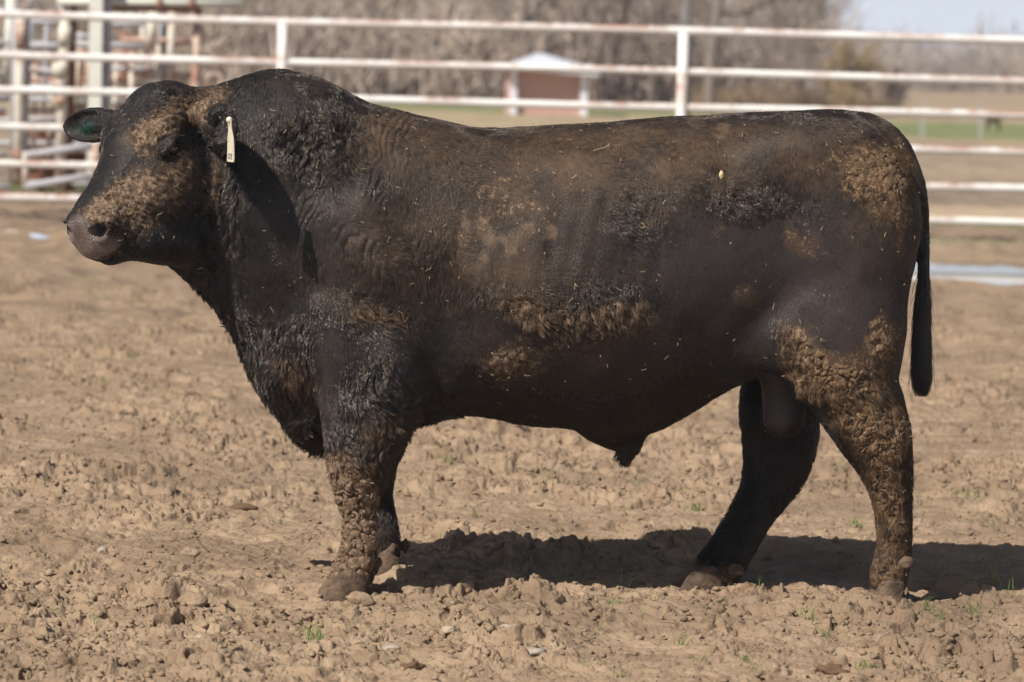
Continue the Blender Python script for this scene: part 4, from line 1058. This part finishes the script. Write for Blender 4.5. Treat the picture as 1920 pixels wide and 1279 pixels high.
tubes(hr, 'pipe', [(110, 2, 455, 6, .045), (205, -10, 455, -4, .045)], green_p, 24.7); tubes(hr, 'channel', [(208, 15, 378, 18, .030)], brown_p, 24.75)
tubes(hr, 'clamp', [(300, -5, 300, 22, .028), (361, -5, 361, 22, .028)], brown_p, 24.6)
tubes(hr, 'stay', [(452, -20, 452, 4, .02)], grey_p, 24.7)
tubes(hr, 'leg', [(112, -10, 112, 2, .03)], green_p, 24.72)

scrap_m = NT('plastic'); scrap_m.set(color=(.48, .52, .60), rough=.4)
for u, v, s_, lb, m_ in [(68, 446, (.11, .09, .035), 'crumpled pale blue plastic scrap lying in front of the fence', scrap_m), (18, 438, (.09, .07, .03), 'small whitish scrap lying left of the pale blue plastic', white), (1880, 418, (.16, .10, .04), 'flat white board scrap lying on the pale track by the puddle', white)]:
    y = 10075 / (v - 110 - (u - 960) * .0253) - 10; p = P(u, v, y); mb = MB(); mb.blob((0, 0, 0), 1, u, .3, 2, s_); o = mb.build('plastic_scrap' if m_ is scrap_m else 'board_scrap', m_); o.location = Vector(p); tag(o, lb, 'scrap')

# ------------------------------------------------------------------ shed
shed_y = 87.8; sh = empty('shed', P(1030, 215, shed_y)); tag(sh, 'small brick red shed with white corner posts and a pale metal roof', 'shed')
redm = NT('red_siding'); rx = redm.sep()[0]
redm.set(color=redm.mix(redm.ramp(redm.math('FRACT', redm.math('MULTIPLY', rx, 4.0)), .0, .15), (.38, .225, .185), (.47, .29, .24)), rough=.7)
trim = NT('white_trim'); trim.set(color=(.72, .71, .76), rough=.6)
roofm = NT('metal_roof'); roofm.set(color=(.64, .66, .70), rough=.4, metal=.0)
zb_ = P(1030, 217, shed_y)[2]; zt_ = P(1030, 124, shed_y)[2]; xl, xr_ = P(948, 170, shed_y)[0], P(1097, 170, shed_y)[0]
cy_ = shed_y + 1.3
mb = MB(); mb.box(((xl + xr_) / 2, cy_, (zb_ + zt_) / 2), (xr_ - xl, 2.4, zt_ - zb_)); mb.build('wall', redm, sh)
for u in (963, 1095):
    mb = MB(); x = P(u, 170, shed_y)[0]; mb.box((x, shed_y - .02, (zb_ + zt_) / 2), (.19, .19, zt_ - zb_)); mb.build('corner_post', trim, sh)
pk = P(1012, 99, shed_y + 1)[2]; ex0, ex1 = P(940, 138, shed_y)[0], P(1124, 138, shed_y)[0]; xm = P(1012, 99, shed_y)[0]; y0, y1 = shed_y - .45, shed_y + 3.0; ze = P(1030, 126, shed_y)[2]
mb = MB(); vs = [(ex0, y0, ze), (ex1, y0, ze - .12), (ex1, y1, ze), (ex0, y1, ze), (xm, cy_, pk)]; vs += [(a_, b_, c__ - .09) for a_, b_, c__ in vs[:4]]
mb.add(vs, [(0, 1, 4), (1, 2, 4), (2, 3, 4), (3, 0, 4), (0, 5, 6, 1), (1, 6, 7, 2), (2, 7, 8, 3), (3, 8, 5, 0), (5, 8, 7, 6)]); mb.build('roof', roofm, sh)
mb = MB(); mb.box(((ex0 + ex1) / 2, y0 - .02, ze - .03), (ex1 - ex0 - .04, .05, .10)); mb.build('fascia', trim, sh)

# utility pole, far field posts, a far cow
polem = NT('pole_wood'); polem.set(color=(.20, .19, .19), rough=.9)
pp = P(1287, 205, 88); mb = MB(); tp_ = P(1292, -250, 88); mb.tube([(pp[0], 88, pp[2] - .5), (tp_[0], 88, tp_[2])], [.125, .105], 12); o = mb.build('utility_pole', polem, None, True); tag(o, 'tall grey utility pole standing behind the fence post right of the shed', 'pole')
postm = NT('field_post'); postm.set(color=(.33, .32, .30), rough=.8)
for i, (u, lab) in enumerate([(1729, 'thin pale post in the green field, nearest the bull rump'), (1838, 'thin pale post in the green field, just left of the far cow')]):
    q = P(u, 258, 68); mb = MB(); mb.box((q[0], 68, q[2] + .33), (.07, .05, 1.0)); mb.box((q[0], 68, q[2] + .85), (.08, .06, .04)); o = mb.build('field_post', postm); tag(o, lab, 'post', 'posts of a wire fence in the field')
cow_m = NT('far_cow_coat'); cow_m.set(color=(.085, .06, .042), rough=.8)
cp_ = P(1862, 243, 72); mb = MB()
cb = bmesh.new(); 
mb.blob(cp_ + np.array([0, 0, .30]), .22, 3, .08, 2, (1.0, .55, .70)); mb.blob(cp_ + np.array([-.24, 0, .36]), .10, 4, .08, 2, (1.1, .7, .8)); 
for dx in (-.13, .13):
    for dy in (-.08, .08): mb.tube([cp_ + np.array([dx, dy, .35]), cp_ + np.array([dx, dy, -.06])], [.05, .03], 8)
o = mb.build('calf', cow_m, None, True); tag(o, 'tiny dark calf standing far off in the green field', 'calf')
rm = o.modifiers.new('weld', 'REMESH'); rm.mode = 'VOXEL'; rm.voxel_size = .035; rm.use_smooth_shade = True

# ------------------------------------------------------------------ trees
def bark(name, a, b):
    m = NT(name); m.set(color=m.mix(m.noise(3, 4), a, b), rough=.9, spec=.2); return m
bk_dark = bark('bark_dark', (.15, .122, .105), (.22, .18, .155)); bk_mid = bark('bark_mid', (.28, .23, .195), (.38, .315, .265)); bk_tan = bark('bark_tan', (.33, .25, .15), (.43, .32, .19))
def tree(u, v, Y, height, spread, mt, label, seed, r0=.16, levels=4, lean=0.0, low=.28, dens=1.0, group='bare trees beyond the field'):
    r_ = np.random.default_rng(seed); base = P(u, v, Y); base[2] = min(base[2], .0) - .1
    root = empty('bare_tree', base); tag(root, label, 'tree', group)
    tr, cr = MB(), MB()
    def branch(p, d, L, r, lev):
        n = 5; pts = [p]; dd = d.copy()
        for _ in range(n - 1):
            dd = dd + r_.normal(0, .13 + .05 * lev, 3) + np.array([0, 0, .05 * lev]); dd /= np.linalg.norm(dd); pts.append(pts[-1] + dd * L / (n - 1))
        (tr if lev == 0 else cr).tube(pts, list(np.linspace(r, r * (.5 if lev else .38), n)), 7 if lev == 0 else (5 if lev == 1 else 3), False)
        if lev >= levels: return
        nb = [int(9 * dens), int(7 * dens), int(6 * dens), 5][min(lev, 3)]
        for k in range(nb):
            t = (low if lev == 0 else .2) + (1 - (low if lev == 0 else .2)) * (k + r_.random()) / nb; i = min(int(t * (n - 1)), n - 2); q = pts[i] + (pts[i + 1] - pts[i]) * (t * (n - 1) - i)
            a = r_.uniform(0, 6.28); ax = pts[i + 1] - pts[i]; ax /= np.linalg.norm(ax); o1 = np.cross(ax, [math.cos(a), math.sin(a), .3]); o1 /= np.linalg.norm(o1)
            ang = r_.uniform(.45, 1.0) * spread; nd = ax * math.cos(ang) + o1 * math.sin(ang)
            branch(q, nd, L * r_.uniform(.38, .62), max(r * .42 * (1 - .4 * t), .010), lev + 1)
    branch(base, np.array([lean, 0, 1.0]), height, r0, 0)
    tr.build('trunk', mt, root, True); cr.build('crown', mt, root, True)
tree(985, 190, 112, 7.5, 1.15, bk_dark, 'dark spreading bare tree rising just behind the shed roof', 11, .17, 4, 0, .22)
tree(1330, 196, 100, 8.0, 1.25, bk_dark, 'darkest sturdy bare tree just right of the utility pole', 12, .20, 4, .02, .25, 1.1)
tree(1135, 190, 116, 7.8, 1.1, bk_dark, 'bare tree right of the shed with a dark forked trunk', 13, .16, 4, -.05, .25)
tree(1215, 190, 122, 7.2, 1.1, bk_mid, 'brown bare tree between the shed and the utility pole', 14, .13, 4, .05, .2)
tree(742, 196, 118, 7.0, .95, bk_dark, 'slim leaning dark bare tree in the woods left of the shed', 15, .09, 4, -.10, .35, .8)
tree(875, 190, 125, 7.0, 1.1, bk_mid, 'brown bare tree in the woods midway between the hump and the shed', 16, .12, 4, 0, .2)
tree(1440, 190, 118, 5.2, 1.25, bk_mid, 'lower brown bare tree where the woods thin out', 17, .11, 4, 0, .15)
tree(690, 190, 128, 7.0, 1.1, bk_tan, 'yellowish bare tree in the woods behind the bull hump', 18, .08, 4, 0, .2)
tree(450, 190, 122, 7.5, 1.1, bk_mid, 'tall bare tree in the woods between the corral and the hump', 19, .12, 4, 0, .2)
tree(1590, 206, 100, 1.8, 1.5, bk_tan, 'round orange tan willow bush beyond the bull rump', 20, .06, 4, 0, .02, 1.35, None)
tree(1665, 200, 112, 1.1, 1.5, bk_dark, 'low dark bush right of the orange tan willow bush', 21, .05, 4, 0, .02, 1.2, None)

# far wood that reads as one mass
def thicket(name, n_, xr, yr, hr_, rad, seed, pal, flat=.35):
    r_ = np.random.default_rng(seed); x = r_.uniform(*xr, n_); y = r_.uniform(*yr, n_); 
    hm = .75 + .35 * noise2(x * .25, y * .05, seed) + .15 * noise2(x * .9, y * .1, seed + 1)
    tall = r_.random(n_) < .06; h_ = r_.uniform(*hr_, n_) * hm; L = np.where(tall, h_, h_ * .35); z0 = np.where(tall, -.2, r_.random(n_) * h_ * .8)
    a = r_.uniform(0, 6.283, n_); tilt = np.where(tall, r_.normal(0, .10, n_), r_.uniform(.2, 1.2, n_)); d = np.stack([np.cos(a) * np.sin(tilt), np.sin(a) * np.sin(tilt), np.cos(tilt)], 1)
    t = np.linspace(0, 1, 5)[None, :, None]; pts = np.stack([x, y, z0], 1)[:, None] + d[:, None] * (L[:, None, None] * t) + r_.normal(0, 1, (n_, 5, 3)) * (L * .03)[:, None, None] * t
    rr = rad * np.where(tall, 1.5, .8)[:, None] * r_.uniform(.5, 1.6, (n_, 1)) * np.linspace(1, .35, 5)[None]
    tone = np.clip(.5 + .38 * noise2(x * .22, y * .06, seed + 5) + .15 * noise2(x * 1.1, y * .2, seed + 6) + r_.normal(0, .10, n_) - .30 * (np.exp(-((x - 2.2) / 2.6) ** 2) + np.exp(-((x - 9) / 2.6) ** 2)), 0, 1)
    m = NT(name); at_ = m.attr('rnd'); c1 = m.mix(m.ramp(at_, 0, .5), pal[0], pal[1]); m.set(color=m.mix(m.ramp(at_, .5, 1), c1, pal[2]), rough=.9, spec=.1)
    o = curves_obj(name, pts, rr, m, None, dict(rnd=tone)); o['kind'] = 'stuff'; return o
thicket('woods', 46000, (-34, 12.5), (122, 190), (4.5, 9), .045, 1, ((.33, .275, .24), (.48, .405, .35), (.62, .52, .42)))  # palette lightened so the colour itself carries distance haze
thicket('far_woods', 16000, (-70, 110), (330, 480), (4.6, 7.6), .10, 2, ((.32, .29, .295), (.42, .37, .36), (.50, .43, .37)))
thicket('brush', 2600, (6, 12.5), (104, 112), (.4, 1.1), .02, 4, ((.16, .12, .09), (.26, .19, .12), (.40, .29, .16)))
thicket('tree_line', 15000, (14, 75), (232, 262), (2.6, 4.6), .06, 3, ((.24, .205, .19), (.33, .285, .26), (.42, .35, .28)))
# wooded hills on the skyline
hm_ = NT('hills'); hn = hm_.noise(.03, 5, .6); hm_.set(color=hm_.mix(hm_.ramp(hn, .3, .7), (.25, .24, .27), (.35, .325, .335)), rough=1.0, spec=0)
xs = np.linspace(-700, 900, 400); yy = np.array([520, 560, 620, 700, 820, 980, 1150])
prof_ = np.array([0, 5.5, 8.2, 10, 12.5, 15.5, 18.5])
HX, HY = np.meshgrid(xs, yy); HZ = prof_[:, None] * (.80 + .16 * noise2(HX * .012, HY * .004, 6) + .07 * noise2(HX * .06, HY * .01, 7) + .04 * noise2(HX * .2, HY * .03, 8)) - 1 - prof_[:, None] * .10 * sm(60, 140, HX)
nr, nc = HX.shape; ii = (np.arange(nr - 1)[:, None] * nc + np.arange(nc - 1)[None]).ravel()
hills = mesh_obj('hills', np.stack([HX.ravel(), HY.ravel(), HZ.ravel()], 1), np.stack([ii, ii + 1, ii + nc + 1, ii + nc], 1), hm_); hills['kind'] = 'structure'
# thin air: far things fade a little
hz = bpy.data.materials.new('haze'); hz.use_nodes = True; ht = hz.node_tree
for n_ in list(ht.nodes):
    if n_.type != 'OUTPUT_MATERIAL': ht.nodes.remove(n_)
pv = ht.nodes.new('ShaderNodeVolumePrincipled'); pv.inputs['Color'].default_value = (.80, .86, .96, 1); pv.inputs['Density'].default_value = .0004; pv.inputs['Anisotropy'].default_value = .1
ht.links.new(pv.outputs[0], [n_ for n_ in ht.nodes if n_.type == 'OUTPUT_MATERIAL'][0].inputs['Volume'])
mb = MB(); mb.box((0, 590, 20), (26000, 1220, 64)); hb_ = mb.build('haze', hz); hb_['kind'] = 'stuff'
print('background done')
